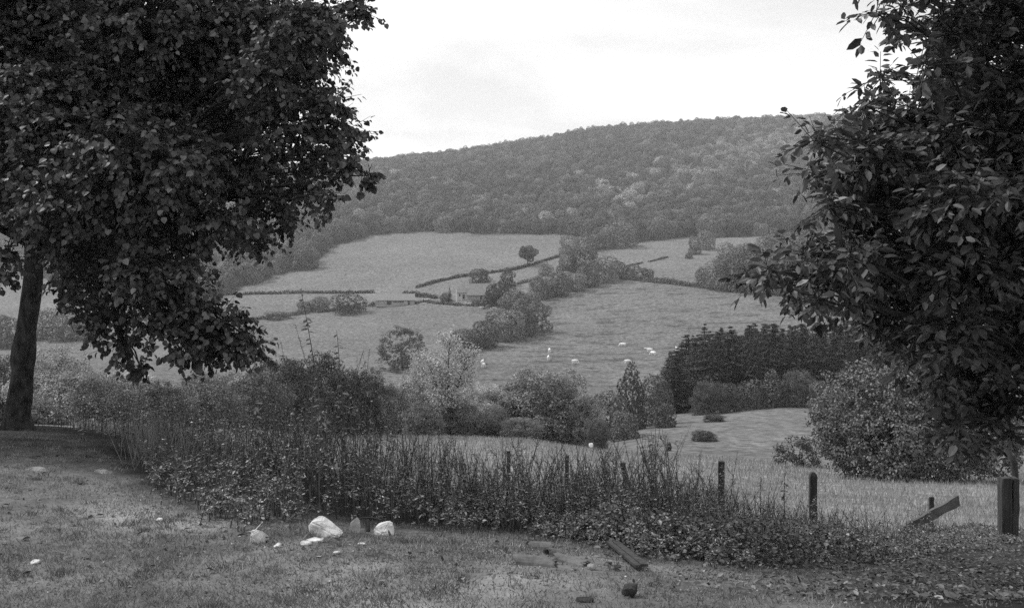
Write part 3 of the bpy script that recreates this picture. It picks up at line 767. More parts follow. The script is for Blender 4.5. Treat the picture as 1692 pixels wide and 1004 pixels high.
# ------------------------------------------------------------------ farm
def rotz(a): return np.array([[math.cos(a), -math.sin(a), 0], [math.sin(a), math.cos(a), 0], [0, 0, 1]])
def gabled(name, label, u, v, L, Wd, hw, hr, rz, wall_m, roof_m, wins, chim=None, Y=None):
    """long axis x, front faces -y; wins: (x, z, w, h, kind) on the front"""
    Y = Y or solveY(u, v, 380, 500); b0 = G(u, Y)
    o = empty(name, b0, label, 'barn' if 'barn' in name else 'house', None, rz)
    w = MB(); x, y = L / 2, Wd / 2
    w.add([[-x, -y, -1], [x, -y, -1], [x, y, -1], [-x, y, -1], [-x, -y, hw], [x, -y, hw], [x, y, hw], [-x, y, hw], [-x, 0, hw + hr], [x, 0, hw + hr]], [[0, 1, 5, 4], [2, 3, 7, 6], [3, 2, 1, 0]])
    w.Fs.append(np.array([[0, 4, 8, 7, 3], [1, 2, 6, 9, 5]]) + 0); w.T.append(np.ones(2))
    w.link('wall', MATS[wall_m], o)
    r = MB(); ov = .4; sl_ = hr / y; t_ = .18
    for s_ in (-1, 1):
        A = np.array([[-x - ov, s_ * (y + ov), hw - ov * sl_], [x + ov, s_ * (y + ov), hw - ov * sl_], [x + ov, 0, hw + hr], [-x - ov, 0, hw + hr]])
        r.add(np.vstack([A + [0, 0, .02], A + [0, 0, t_]]), [[0, 1, 2, 3], [7, 6, 5, 4], [0, 4, 5, 1], [1, 5, 6, 2], [3, 7, 4, 0]])
    ro = r.link('roof', MATS[roof_m], o)
    if chim:
        c = MB(); c.box([chim, 0, hw + hr + .6], [1.0, .8, 1.8]); c.link('chimney', MATS['render_wall'], ro)
    for (wx, wz, ww, wh, kd) in wins:
        q = MB(); q.box([wx, -y - .04, wz], [ww, .12, wh])
        q.link(kd, MATS['window_glass' if kd == 'window' else 'dark_opening'], o)
    return o
gabled('stone_barn', 'long pale stone barn with a light roof at the left of the farm', 653, 503, 18, 8.5, 2.2, 2.8, R(9), 'render_wall', 'barn_roof',
       [(-3, .9, 2.2, 1.7, 'doorway'), (1.5, 1.35, 5.0, .5, 'doorway'), (6.3, .95, .9, 1.8, 'doorway')])
gabled('farmhouse', 'farmhouse with a big dark roof and pale gable among the trees', 797, 494, 12, 8.5, 2.2, 5.0, R(-20), 'farm_wall', 'house_roof',
       [(-4.2, 1.4, 1.0, 1.2, 'window'), (-1.5, 1.4, 1.0, 1.2, 'window'), (1.2, 1.05, 1.1, 2.1, 'doorway'), (4.2, 1.5, 1.0, 1.2, 'window')], chim=5.2)
gabled('white_cottage', 'small white walled cottage with dark windows left of the farmhouse', 766, 494, 6.2, 5, 3.2, 1.9, R(4), 'white_wall', 'house_roof',
       [(-1.9, 1.9, .8, 1.2, 'window'), (0, 1.2, 1.0, 2.1, 'doorway'), (1.9, 1.9, .8, 1.2, 'window')])
def car(label, u, v, rz):
    Y = solveY(u, v, 360, 500); b0 = G(u, Y)
    o = empty('parked_car', b0, label, 'car', 'cars parked at the farm', rz)
    prof = np.array([(-2.1, .35), (2.1, .35), (2.15, .75), (1.2, .92), (.7, 1.42), (-1.2, 1.45), (-1.95, .95), (-2.15, .8)])
    b = MB(); k = len(prof)
    V_ = np.vstack([np.column_stack([prof[:, 0], np.full(k, s_ * .84), prof[:, 1]]) for s_ in (-1, 1)])
    b.add(V_, [[i, (i + 1) % k, k + (i + 1) % k, k + i] for i in range(k)])
    b.Fs.append(np.array([list(range(k))[::-1], [k + i for i in range(k)]])); b.T.append(np.ones(2))
    b.link('body', MATS['white_paint'], o)
    for s_ in (-1, 1):
        g2 = MB(); V2 = np.array([(-1.15, s_ * .86, 1.36), (.65, s_ * .86, 1.34), (1.0, s_ * .86, .98), (-1.6, s_ * .86, .98)])
        g2.add(np.vstack([V2, V2 * [1, .96, 1]]), [[0, 1, 2, 3], [0, 4, 5, 1], [1, 5, 6, 2], [2, 6, 7, 3], [3, 7, 4, 0]]); g2.link('side_window', MATS['window_glass'], o)
        for xx in (-1.3, 1.3):
            w = MB(); w.tube(np.array([[xx, s_ * .68, .32], [xx, s_ * .88, .32]]), .32, 12); w.link('wheel', MATS['rubber'], o)
car('white car parked in the yard between barn and cottage', 704, 496, R(5))
car('white car parked in front of the farmhouse', 776, 503, R(-4))
gp = G(754, solveY(754, 500, 380, 470))
o = MB(); o.tube(np.array([[0, 0, -.3], [0, 0, 2.5], [0, 0, 6.2]]), [.13, .12, .09], 8); o.box([0, 0, 6.28], [.3, .3, .12])
ob = o.link('white_pole', MATS['white_paint']); ob.location = gp
tag(ob, 'white upright pole standing at the left corner of the cottage', 'pole')
# farm track
tr_ = MB(); pts = [(690, 500), (730, 500), (770, 506), (812, 509)]
W = np.array([G(u, solveY(u, v, 370, 480)) for u, v in pts]); s2 = np.linspace(0, 1, 24)
Wd = np.column_stack([np.interp(s2, np.linspace(0, 1, 4), W[:, k]) for k in range(3)])
Lf = Wd + [0, 1.6, 0]; Rt = Wd - [0, 1.6, 0]
for A in (Lf, Rt): A[:, 2] = H(A[:, 0], A[:, 1]) + .12
tr_.add(np.vstack([Lf, Rt]), [[i, 24 + i, 25 + i, i + 1] for i in range(23)])
tag(tr_.link('farm_track', MATS['track_dirt']), kind='structure')

# ------------------------------------------------------------------ white cattle
def cow_mesh(graze):
    bm = bmesh.new()
    J = [((-.75, 0, 1.12), .36), ((-.2, 0, 1.1), .40), ((.45, 0, 1.14), .37), ((.85, 0, 1.2), .22)]
    J += [((1.15, 0, .85), .15), ((1.35, 0, .42), .14), ((1.42, 0, .2), .085)] if graze else [((1.2, 0, 1.45), .16), ((1.5, 0, 1.42), .15), ((1.78, 0, 1.28), .09)]
    vs = [bm.verts.new(p_) for p_, _ in J]; rads = [r for _, r in J]
    for a, b in zip(vs[:-1], vs[1:]): bm.edges.new((a, b))
    def limb(root, pts):
        prev = vs[root]
        for p_, r in pts:
            v = bm.verts.new(p_); vs.append(v); rads.append(r); bm.edges.new((prev, v)); prev = v
    for s_ in (-1, 1):
        limb(0, [((-.75, s_ * .24, .85), .17), ((-.68, s_ * .25, .62), .11), ((-.86, s_ * .25, .42), .075), ((-.8, s_ * .25, .03), .065)])
        limb(2, [((.5, s_ * .22, .78), .13), ((.52, s_ * .22, .45), .075), ((.5, s_ * .22, .03), .065)])
    limb(0, [((-1.1, 0, 1.28), .06), ((-1.18, 0, .9), .035), ((-1.18, 0, .6), .05)])
    hd = 5 if graze else 5
    for s_ in (-1, 1):
        e = vs[hd].co + Vector((-.06, s_ * .2, .08)); limb(hd, [(e, .05)])
    me = bpy.data.meshes.new('tmp'); bm.to_mesh(me); bm.free()
    ob = bpy.data.objects.new('tmp', me); col.objects.link(ob)
    sk = ob.modifiers.new('s', 'SKIN'); ss = ob.modifiers.new('ss', 'SUBSURF'); ss.levels = 1
    for i, r in enumerate(rads):
        me.skin_vertices[0].data[i].radius = (r, r)
        me.skin_vertices[0].data[i].use_root = (i == 0)
    dg = bpy.context.evaluated_depsgraph_get(); dg.update()
    res = bpy.data.meshes.new_from_object(ob.evaluated_get(dg)); bpy.data.objects.remove(ob)
    res.name = 'cow'; res.materials.clear(); res.materials.append(MATS['cow_hide'])
    res.polygons.foreach_set('use_smooth', np.ones(len(res.polygons), bool))
    return res
cowA, cowB = cow_mesh(True), cow_mesh(False)
for k, (u, v, rz, lab) in enumerate([
 (797, 602, 80, 'white cow seen end on, upper of the pair left of the big rounded tree'), (799, 607, 70, 'white cow seen end on, lower of the pair left of the big rounded tree'),
 (908, 582, 95, 'farthest white cow above the top of the big rounded tree'), (906, 595, 85, 'white cow just above the crown of the big rounded tree'),
 (950, 601, 25, 'white cow right of the big rounded tree, standing sideways'), (1029, 573, 175, 'white cow grazing alone above the dark clump'),
 (1073, 582, 180, 'left cow of the pair near the conifers'), (1079, 587, 130, 'lower right cow of the pair near the conifers'),
 (1037, 601, 20, 'white cow directly above the pointed tree of the dark clump'), (1118, 580, 90, 'white cow at the conifer edge'),
 (409, 597, 10, 'left white cow under the tip of the lowest lime branch'), (436, 595, 0, 'right white cow under the tip of the lowest lime branch')]):
    Y = solveY(u, v, 200, 340); b0 = G(u, Y)
    o = link('cow', cowA if k % 3 else cowB); o.location = b0; o.rotation_euler = (0, 0, R(rz)); o.scale = (.98, .98, .98)
    tag(o, lab, 'cow', 'white cattle grazing in the valley')

# ------------------------------------------------------------------ the near lime tree
def near_tree(name, label, base, trunk_pts, trunk_r, lobes, leafL, leafW, kind, leaf_m, bark_m, seed, per_area, twig_len, leaves_per, droop, hang, bunch=False, limb0=6, flat=.72):
    g = np.random.default_rng(seed)
    o = empty(name, base, label, 'tree')
    tp = np.asarray(trunk_pts, float)
    tb = MB(); s_ = np.linspace(0, 1, 26); si = np.linspace(0, 1, len(tp))
    path = np.column_stack([pchip(si, tp[:, k], s_) for k in range(3)]); rad = np.interp(s_, si, trunk_r)
    k = 18; d = unit(np.gradient(path, axis=0)); th = np.arange(k) / k * 2 * math.pi
    V_ = []
    for i in range(26):   # uneven trunk: swellings and flutes
        rr = rad[i] * (1 + .16 * math.exp(-((i - 7.5) / 1.3) ** 2) + .09 * math.sin(i * 1.9) + .10 * np.sin(th * 3 + i * .35) + .07 * np.sin(th * 5 - i * .6) + .09 * vnoise(th * 2, th * 0 + i * .55, 8) * 1.2)
        V_.append(path[i] + np.column_stack([np.cos(th) * rr, np.sin(th) * rr, 0 * th]))
    V_ = np.vstack(V_); i = np.arange(25)[:, None] * k; j = np.arange(k)[None]; j2 = (j + 1) % k
    tb.add(V_ - base, np.stack([i + j, i + j2, i + k + j2, i + k + j], -1).reshape(-1, 4))
    tr = tb.link('trunk', bark_m, o, smooth=True)
    lb = MB(); lv = MB()
    for (u, v, r, Y) in lobes:
        C = Pt(u, v, Y); Rr = r / F * Y; Re = max(Rr - .17, .38 * Rr)
        ph = np.clip(C[2] - .45 * np.linalg.norm(C[:2] - path[-8, :2]), path[limb0, 2], path[-2, 2])
        ii = np.argmin(np.abs(path[:, 2] - ph)); p0 = path[ii]
        m1 = p0 * .6 + C * .4 + [0, 0, .35]; m2 = p0 * .22 + C * .78 + [0, 0, .22]
        q = np.linspace(0, 1, 9)[:, None]
        cv = (1 - q)**3 * p0 + 3 * (1 - q)**2 * q * m1 + 3 * (1 - q) * q**2 * m2 + q**3 * C
        cv[1:-1] += g.normal(size=(7, 3)) * .035
        lb.tube(cv - base, np.linspace(min(.045, rad[ii] * .5, .012 + .00033 * r), .005, 9), 6)
        n = max(9, int(per_area * Rr * Rr))
        dd = rand_dir(n, g); rr = Re * np.cbrt(g.uniform(.04, 1, n))
        B0 = C + dd * rr[:, None] * np.array([1, 1, flat]) + np.array([0, 0, .12 * Rr])
        tdir = unit(dd * .75 + g.normal(size=(n, 3)) * .45 + [0, 0, droop])
        ln = min(twig_len, Rr * 1.15 + .06) * g.uniform(.6, 1.25, n)
        for t_ in range(n):
            if g.random() < .55:
                st = cv[g.integers(5, 9)] + g.normal(size=3) * .02
                lb.tube(np.array([st, (st + B0[t_]) / 2 + [0, 0, .05], B0[t_], B0[t_] + tdir[t_] * ln[t_] + [0, 0, -.05 * ln[t_]]]) - base, [.007, .006, .004, .002], 4, cap=False)
            else:
                lb.tube(np.array([B0[t_] - tdir[t_] * .12, B0[t_], B0[t_] + tdir[t_] * ln[t_]]) - base, [.004, .004, .002], 3, cap=False)
        m = leaves_per
        f_ = np.tile((np.arange(m) + .5) / m, (n, 1)) + g.uniform(-.04, .04, (n, m))
        if bunch: f_ = 1 - (1 - f_) ** 1.7
        side = unit(np.cross(tdir, np.array([0, 0, 1.]) + g.normal(size=(n, 3)) * .25)); alt = np.where(np.arange(m) % 2 == 0, 1, -1)[None]
        PP = B0[:, None] + tdir[:, None] * (f_ * ln[:, None])[..., None] + np.array([0, 0, -.08]) * (f_ ** 2 * ln[:, None])[..., None]
        TT = tdir[:, None] * .55 + side[:, None] * (alt * .8)[..., None] + g.normal(size=(n, m, 3)) * .32 + np.array([0, 0, -hang])
        NN = np.array([0, 0, .85]) + dd[:, None] * .35 + g.normal(size=(n, m, 3)) * .55
        PP = PP.reshape(-1, 3); TT = unit(TT.reshape(-1, 3)); NN = NN.reshape(-1, 3)
        PP = PP + TT * .02
        nn = len(PP)
        sc = np.clip(g.normal(1, .2, nn), .55, 1.5)
        lv.leaves(PP - base, TT, NN, leafL * sc, leafW * sc * g.uniform(.85, 1.1, nn), kind, np.clip(g.lognormal(-.12, .5, nn), .3, 3.2))
    lb.link('limbs', bark_m, o)
    cr = lv.link('crown', leaf_m, o)
    print(name, 'leaf faces', len(cr.data.polygons))
    return o
lime_lobes = [(80, 60, 170), (250, 60, 165), (420, 60, 120), (505, 45, 70), (545, 25, 42), (590, 2, 24), (330, 180, 140), (450, 130, 75), (150, 200, 165), (60, 260, 130), (250, 290, 140), (390, 270, 85), (470, 210, 45), (515, 110, 45),
   (535, 205, 50), (520, 255, 50), (556, 255, 26), (566, 287, 18), (500, 160, 44), (552, 170, 30), (572, 222, 30), (580, 262, 12), (545, 75, 30), (600, 25, 16), (525, 150, 30), (608, 290, 14), (500, 318, 45), (545, 330, 26), (440, 330, 55), (478, 362, 26), (180, 380, 110), (300, 370, 90), (380, 370, 50), (415, 385, 32), (130, 430, 55), (240, 450, 80), (310, 440, 36), (90, 340, 75), (20, 330, 60),
   (190, 515, 52), (208, 570, 34), (232, 606, 14), (270, 530, 50), (320, 540, 44), (295, 580, 22), (355, 560, 36), (392, 568, 30), (425, 572, 20), (330, 586, 22), (375, 585, 22), (405, 550, 20), (332, 512, 38), (372, 535, 32), (345, 545, 40), (300, 500, 44), (15, 420, 28), (2, 455, 22), (150, 480, 36), (112, 478, 20), (130, 518, 20),
   (-120, 100, 180), (-120, 300, 150), (-280, 120, 180), (-300, 320, 130), (60, -130, 190), (280, -140, 170), (460, -90, 110), (-160, -160, 190), (120, -330, 190), (320, -330, 130), (-100, -380, 150)]
g0 = np.random.default_rng(77); LL = []
for (u, v, r) in lime_lobes:
    Y = g0.uniform(8.6, 11.2) if r < 80 else g0.uniform(9.0, 12.0)
    if v > 420 and u > 90: Y = g0.uniform(8.8, 9.6)
    LL.append((u, v, r, Y))
    if r >= 95: LL.append((u + g0.uniform(-35, 25), v + g0.uniform(-30, 20), r * .9, Y + g0.uniform(1.3, 2.4)))
bL = G(22, 11.6); Yt = 11.6
near_tree('lime_tree', 'large dark lime tree with drooping round leaved branches filling the left side', bL,
   [bL + [0, 0, -.15], Pt(27, 690, Yt), Pt(37, 620, Yt), Pt(42, 565, Yt), Pt(54, 470, Yt), Pt(58, 380, Yt), Pt(75, 250, Yt), Pt(90, 60, Yt), Pt(110, -150, Yt), Pt(120, -330, Yt)],
   [.25, .165, .13, .115, .115, .12, .11, .09, .06, .03], LL, .057, .054, 'round', MATS['lime_leaf'], MATS['lime_bark'], 11, 390, .36, 11, -.35, .7, limb0=13, flat=.62)

walnut_lobes = [(1450, 25, 32), (1495, 12, 34), (1560, 40, 60), (1640, 30, 85), (1455, 130, 34), (1530, 112, 40), (1575, 130, 65), (1660, 150, 95), (1430, 175, 30), (1500, 200, 65), (1590, 230, 90), (1670, 270, 95),
   (1350, 235, 36), (1400, 235, 50), (1450, 260, 70), (1355, 290, 34), (1410, 310, 65), (1500, 320, 85), (1590, 340, 95), (1680, 380, 95), (1370, 345, 38), (1400, 385, 55), (1330, 425, 40), (1275, 450, 36), (1245, 465, 20), (1310, 470, 34),
   (1400, 440, 65), (1480, 430, 85), (1580, 450, 95), (1670, 490, 90), (1350, 495, 26), (1420, 510, 52), (1500, 530, 62), (1570, 560, 75), (1660, 600, 75), (1500, 590, 30), (1560, 630, 45), (1610, 660, 60), (1580, 700, 36), (1660, 680, 45), (1610, 728, 22),
   (1760, 100, 120), (1760, 320, 120), (1760, 520, 110), (1560, -80, 100), (1690, -90, 120), (1470, -60, 50), (1840, 200, 130), (1850, -60, 130), (1820, 420, 120), (1740, 650, 60), (1900, 560, 110)]
LL = []
for (u, v, r) in walnut_lobes:
    Y = g0.uniform(6.0, 7.6)
    if v > 560: Y = g0.uniform(6.3, 7.6)
    LL.append((u, v, r, Y))
    if r >= 60: LL.append((u + g0.uniform(-10, 40), v + g0.uniform(-30, 30), r * .9, Y + g0.uniform(1.0, 2.0)))
LL += [(1950, 150, 200, 5.2), (2150, 80, 250, 5.5), (2050, -200, 250, 5.2), (1850, -280, 220, 6.0), (2250, 350, 220, 6.0), (1700, -300, 180, 5.5)]  # unseen lobes out of frame, added to shade the right foreground
bR = G(1860, 7.6); Yt = 7.6
near_tree('walnut_tree', 'dark tree with long drooping leaves filling the right edge', bR,
   [bR + [0, 0, -.15], Pt(1855, 900, Yt), Pt(1850, 700, Yt), Pt(1835, 450, Yt), Pt(1800, 220, Yt), Pt(1780, 40, Yt), Pt(1770, -120, Yt)],
   [.26, .19, .16, .14, .11, .07, .03], LL, .083, .040, 'leaf', MATS['walnut_leaf'], MATS['dark_bark'], 12, 500, .24, 9, -.15, .36, bunch=True, flat=.55)

# ------------------------------------------------------------------ fence posts
def post(label, u, v_top, Y, w, d, lean_x=0, lean_y=0, rounded=False, slit=False, name='fence_post', wood='weathered_wood'):
    g_ = G(u, Y); top = Pt(u, v_top, Y); h = top[2] - g_[2] + .25
    bm = bmesh.new()
    n = 9
    parts = [(-w / 2, w / 2)] if not slit else [(-w / 2, w * .08), (w * .16, w / 2)]
    for a, b in parts:
        ring_prev = None
        for i in range(n):
            z = -.25 + (h) * i / (n - 1); e = (rng.uniform(-.006, .006), rng.uniform(-.006, .006))
            if slit and z < h * .45:
                a2, b2 = (a, .10 * w if b > 0 and a < 0 else b) if a < 0 else (.105 * w, b)
            else: a2, b2 = a, b
            pr = [(a2, -d / 2), (b2, -d / 2), (b2, d / 2), (a2, d / 2)]
            if rounded and i == n - 1: pr = [(p_[0] * .55, p_[1] * .7) for p_ in pr]
            if rounded and i == n - 2: z += h / (n - 1) * .62
            ring = [bm.verts.new((x + e[0], y + e[1], z + (rng.uniform(-.02, .0) if i == n - 1 else 0))) for x, y in pr]
            if ring_prev:
                for q in range(4): bm.faces.new((ring_prev[q], ring_prev[(q + 1) % 4], ring[(q + 1) % 4], ring[q]))
            else: bm.faces.new(ring[::-1])
            ring_prev = ring
        bm.faces.new(ring_prev)
    bmesh.ops.recalc_face_normals(bm, faces=bm.faces)
    bmesh.ops.bevel(bm, geom=[e for e in bm.edges if abs(e.verts[0].co.z - e.verts[1].co.z) > .02 or e.verts[0].co.z > h - .35], offset=.008, segments=2, affect='EDGES')
    me = bpy.data.meshes.new(name); bm.to_mesh(me); bm.free(); me.materials.append(MATS[wood])
    o = link(name, me); o.location = g_; o.rotation_euler = (R(lean_y), R(lean_x), R(rng.uniform(-8, 8)))
    return tag(o, label, 'post', 'old fence posts along the rough strip')
post('thin fence post at the left, above the weeds beside the meadow', 840, 744, 24, .10, .09)
post('short fence post second from the left in the weeds', 937, 751, 22, .10, .09)
post('fence post leaning to the left among tall weed stems', 1045, 760, 18, .10, .09, lean_x=-14)
post('upright fence post with a lichen pale cap, middle of the row', 1193, 760, 14.8, .10, .10)
post('round topped fence post right of the middle', 1345, 779, 13.4, .105, .10, rounded=True)
post('thick dark split gate post at the right edge', 1669, 787, 13.5, .25, .17, slit=True)
post('short broken stake behind the leaning plank', 1541, 819, 14.6, .075, .05)
# leaning plank
A = Pt(1492, 876, 12.6); B = Pt(1583, 826, 13.2); dv = B - A; L = np.linalg.norm(dv); xa = dv / L; ya = unit(np.cross([0, 0, 1.], xa)); za = np.cross(xa, ya)
pl = MB(); M_ = np.column_stack([xa, ya, za])
n = 10
for i in range(1):
    V_ = []
    for q in range(n):
        s_ = q / (n - 1); ww = .065 + .01 * math.sin(q * 1.7) + .012 * s_
        for (yy, zz) in ((-.022, -ww), (.022, -ww), (.022, ww), (-.022, ww)): V_.append([s_ * L - L / 2, yy, zz])
    V_ = np.array(V_) @ M_.T
    Q_ = [[4 * q + k, 4 * q + (k + 1) % 4, 4 * q + 4 + (k + 1) % 4, 4 * q + 4 + k] for q in range(n - 1) for k in range(4)] + [[3, 2, 1, 0], [4 * n - 4, 4 * n - 3, 4 * n - 2, 4 * n - 1]]
    pl.add(V_, Q_)
o = pl.link('fence_rail', MATS['grey_plank']); o.location = (A + B) / 2
tag(o, 'grey weathered plank propped at a slant in the brambles near the gate post', 'plank')
# bent stem behind the gate post
bs = MB(); Y = 13.9; pp = [Pt(1668, 905, Y), Pt(1678, 800, Y), Pt(1676, 765, Y), Pt(1664, 742, Y), Pt(1668, 726, Y), Pt(1674, 735, Y)]
b0 = G(1672, Y); bs.tube(np.array(pp) - b0, [.055, .05, .05, .042, .035, .02], 9)
o = bs.link('bent_stem', MATS['dark_bark'], smooth=True); o.location = b0
tag(o, 'bent dark stump stem rising behind the split gate post', 'stump')

# ------------------------------------------------------------------ stones and tiles
def rock(label, u, v, Y, size, seed, mat, rz=0, tilt=(0, 0), group=None, pts=26, hull=None, name='pale_stone', sink=.25, cat='stone', boxy=.85):
    g = np.random.default_rng(seed)
    d = rand_dir(pts, g); d = np.sign(d) * np.abs(d) ** boxy
    V_ = d * np.asarray(size) / 2 if hull is None else np.asarray(hull, float) * [.9, .9, .82]
    bm = bmesh.new()
    for p_ in V_: bm.verts.new(p_)
    r_ = bmesh.ops.convex_hull(bm, input=bm.verts)
    bmesh.ops.delete(bm, geom=[v for v in bm.verts if not v.link_faces], context='VERTS')
    bmesh.ops.bevel(bm, geom=bm.edges[:], offset=min(size) * .05, segments=2, affect='EDGES')
    bmesh.ops.triangulate(bm, faces=bm.faces[:])
    bmesh.ops.subdivide_edges(bm, edges=bm.edges[:], cuts=1, use_grid_fill=True)
    for v_ in bm.verts:
        k = vnoise(np.array([v_.co.x * 25]), np.array([v_.co.y * 25 + v_.co.z * 31]), seed)[0]
        v_.co *= 1 + (.22 if mat == 'dark_clod' else .035) * k
    me = bpy.data.meshes.new(name); bm.to_mesh(me); bm.free(); me.materials.append(MATS[mat])
    o = link(name, me); b0 = G(u, Y); top = Pt(u, v, Y)
    o.location = (b0[0], b0[1], b0[2] + (size[2] * (.5 - sink) - (.5 * size[2] if sink == .28 else 0) if hull is None else 0)); o.rotation_euler = (R(tilt[0]), R(tilt[1]), R(rz))
    return tag(o, label, cat, group)
SG = 'pale stones at the edge of the lawn'
def Yl(u, v): return solveY(u, v, 4.4, 14)
rock('large pale block leaning down to the right, left of the small gap', 537, 0, Yl(537, 884), (.27, .20, .16), 3, 'white_stone', 0, (0, 0), SG, hull=[(-.10, -.03, .115), (-.085, .10, .135), (-.03, .09, .138), (-.02, -.03, .125), (.05, .06, .085), (.04, -.06, .07), (.125, .02, .03), (.115, -.06, .0), (.085, -.085, .02), (-.135, .02, .085), (-.11, -.05, -.03), (0, -.06, -.03), (.12, .07, -.03), (-.12, .1, -.03)])
rock('bright white boulder at the right of the group', 634, 0, Yl(634, 882), (.165, .15, .15), 8, 'white_stone', 0, (0, 0), SG, hull=[(-.085, -.04, -.02), (-.075, -.04, .06), (-.04, -.02, .085), (-.01, -.04, .09), (.02, .0, .115), (.045, -.02, .115), (.075, .0, .085), (.085, -.02, .06), (.075, -.06, .0), (.08, .07, -.03), (-.08, .09, -.03), (-.06, .08, .07), (.05, .09, .09), (0, -.085, .03), (-.05, -.07, -.03), (.05, -.07, -.03)])
rock('upright pointed grey stone between the two white blocks', 586, 0, Yl(586, 880), (.095, .07, .19), 5, 'mid_stone', 5, (0, 2), SG, hull=[(-.045, -.03, -.03), (-.045, -.03, .075), (-.02, -.025, .115), (.012, -.01, .145), (.03, -.02, .11), (.042, -.03, .075), (.04, -.03, -.03), (.04, .04, -.03), (-.04, .04, -.03), (-.035, .03, .09), (.03, .03, .10)])
rock('low flat pale stone at the left, half sunk in grass', 425, 0, Yl(425, 895), (.20, .14, .10), 9, 'white_stone', 12, (0, -6), SG, pts=16, sink=.14)
rock('thin flat pale slab in front of the leaning block', 520, 0, Yl(520, 894), (.14, .08, .035), 10, 'white_stone', -8, (0, 0), SG, sink=.2)
rock('small rounded pale stone in front of the low flat one', 457, 0, Yl(457, 903), (.05, .04, .035), 12, 'white_stone', 0, (0, 0), SG, sink=.2)
rock('small pale stone between the slab and the lawn', 503, 0, Yl(503, 900), (.085, .05, .035), 13, 'white_stone', 14, (0, 0), SG, sink=.2)
rock('small white chip in front of the white boulder', 597, 0, Yl(597, 900), (.06, .035, .02), 14, 'white_stone', -10, (0, 0), SG, sink=.2)
rock('pale chip near the bottom of the group on the grass', 555, 0, Yl(555, 914), (.045, .035, .022), 15, 'white_stone', 10, (0, 0), SG, sink=.2)
rock('flat pale stone lying in the lawn below the lime tree', 57, 0, Yl(57, 777), (.30, .20, .16), 16, 'grey_stone', 10, (0, 8), SG, sink=.28)
rock('wide flat stone in the lawn beside the path', 165, 0, Yl(165, 780), (.26, .18, .14), 17, 'grey_stone', -10, (6, -5), SG, sink=.28)
rock('small pale stone at the left edge of the weeds', 262, 0, Yl(262, 860), (.05, .04, .03), 18, 'white_stone', 10, (0, 0), SG, sink=.2)
rock('single pale stone low on the lawn at the left', 56, 0, Yl(56, 930), (.06, .045, .03), 19, 'white_stone', 30, (0, 0), SG, sink=.2)
rock('pale spotted stone right of the broken tiles', 978, 0, Yl(978, 940), (.06, .05, .045), 20, 'grey_stone', 0, (0, 0), SG, sink=.15)
rock('dark lump of earth on the lawn near the bottom', 1041, 0, Yl(1041, 985), (.10, .085, .075), 21, 'dark_clod', 0, (0, 0), None, name='earth_clod', cat='clod', pts=30, sink=.1)
rock('small dark clod right of the pale spotted stone', 1021, 0, Yl(1021, 941), (.055, .045, .035), 22, 'dark_clod', 0, (0, 0), None, name='earth_clod', cat='clod', sink=.1)
rock('flat dark clod at the bottom of the lawn', 965, 0, Yl(965, 996), (.09, .05, .03), 23, 'dark_clod', 0, (0, 0), None, name='earth_clod', cat='clod', sink=.2)
b0 = G(977, 55)
rock('single bright white stone at the far edge of the meadow', 977, 0, 54, (.30, .25, .34), 24, 'white_paint', 0, (0, 0), None, sink=-.6)
def tile(label, u, v, Ln, Rd, rz, tilt=0, arc=185, roll=0, seed=0, taper=.85):
    g = np.random.default_rng(seed); Y = Yl(u, v); b0 = G(u, Y)
    n, m = 9, 12; th = np.linspace(R(90 - arc / 2), R(90 + arc / 2), m); b = MB(); shells = []
    for rr in (Rd, Rd - .013):
        V_ = []
        for i in range(n):
            s_ = i / (n - 1); k = 1 - (1 - taper) * s_
            ragged = g.uniform(-.024, .024, m) if i in (0, n - 1) else np.zeros(m)
            V_.append(np.column_stack([(s_ - .5) * Ln + ragged, np.cos(th) * rr * k, np.sin(th) * rr * k - Rd * max(.12, .95 * math.sin(R(90 - arc / 2)))]))
        shells.append(np.vstack(V_))
    V_ = np.vstack(shells); o_ = n * m; Q_ = []
    for i in range(n - 1):
        for j in range(m - 1):
            a = i * m + j; Q_.append([a, a + m, a + m + 1, a + 1]); Q_.append([o_ + a, o_ + a + 1, o_ + a + m + 1, o_ + a + m])
        for j in (0, m - 1):
            a = i * m + j; Q_.append([a, o_ + a, o_ + a + m, a + m])
    for j in range(m - 1):
        for i in (0, n - 1):
            a = i * m + j; Q_.append([a, a + 1, o_ + a + 1, o_ + a])
    b.add(V_, Q_); o = b.link('roof_tile', MATS['fired_clay'], smooth=False)
    o.location = (b0[0], b0[1], b0[2] + .002); o.rotation_euler = (R(roll), R(tilt), R(rz))
    return tag(o, label, 'roof tile', 'broken curved roof tiles on the lawn')
tile('curved tile lying at the back of the broken heap', 893, 905, .17, .055, 4, 0, seed=1)
tile('thick curved tile at the left front of the broken heap', 884, 932, .23, .065, -6, 3, seed=2)
tile('long curved tile slanting down to the right in the heap', 944, 930, .22, .05, -42, 0, seed=3)
tile('narrow tile sliver slanting beside the long one', 926, 936, .19, .028, -40, 0, seed=4, arc=120)
tile('half buried curved tile at the right of the heap', 985, 930, .16, .045, -15, 0, seed=5, arc=110)
tile('pale broken tile piece on top of the heap', 915, 916, .10, .05, 30, 12, seed=6)
tile('flat tile fragment alone to the left of the heap', 786, 950, .15, .075, 20, 0, seed=7, arc=70)
tile('small tile sliver in front of the heap', 876, 954, .07, .03, -12, 0, seed=8, arc=80)
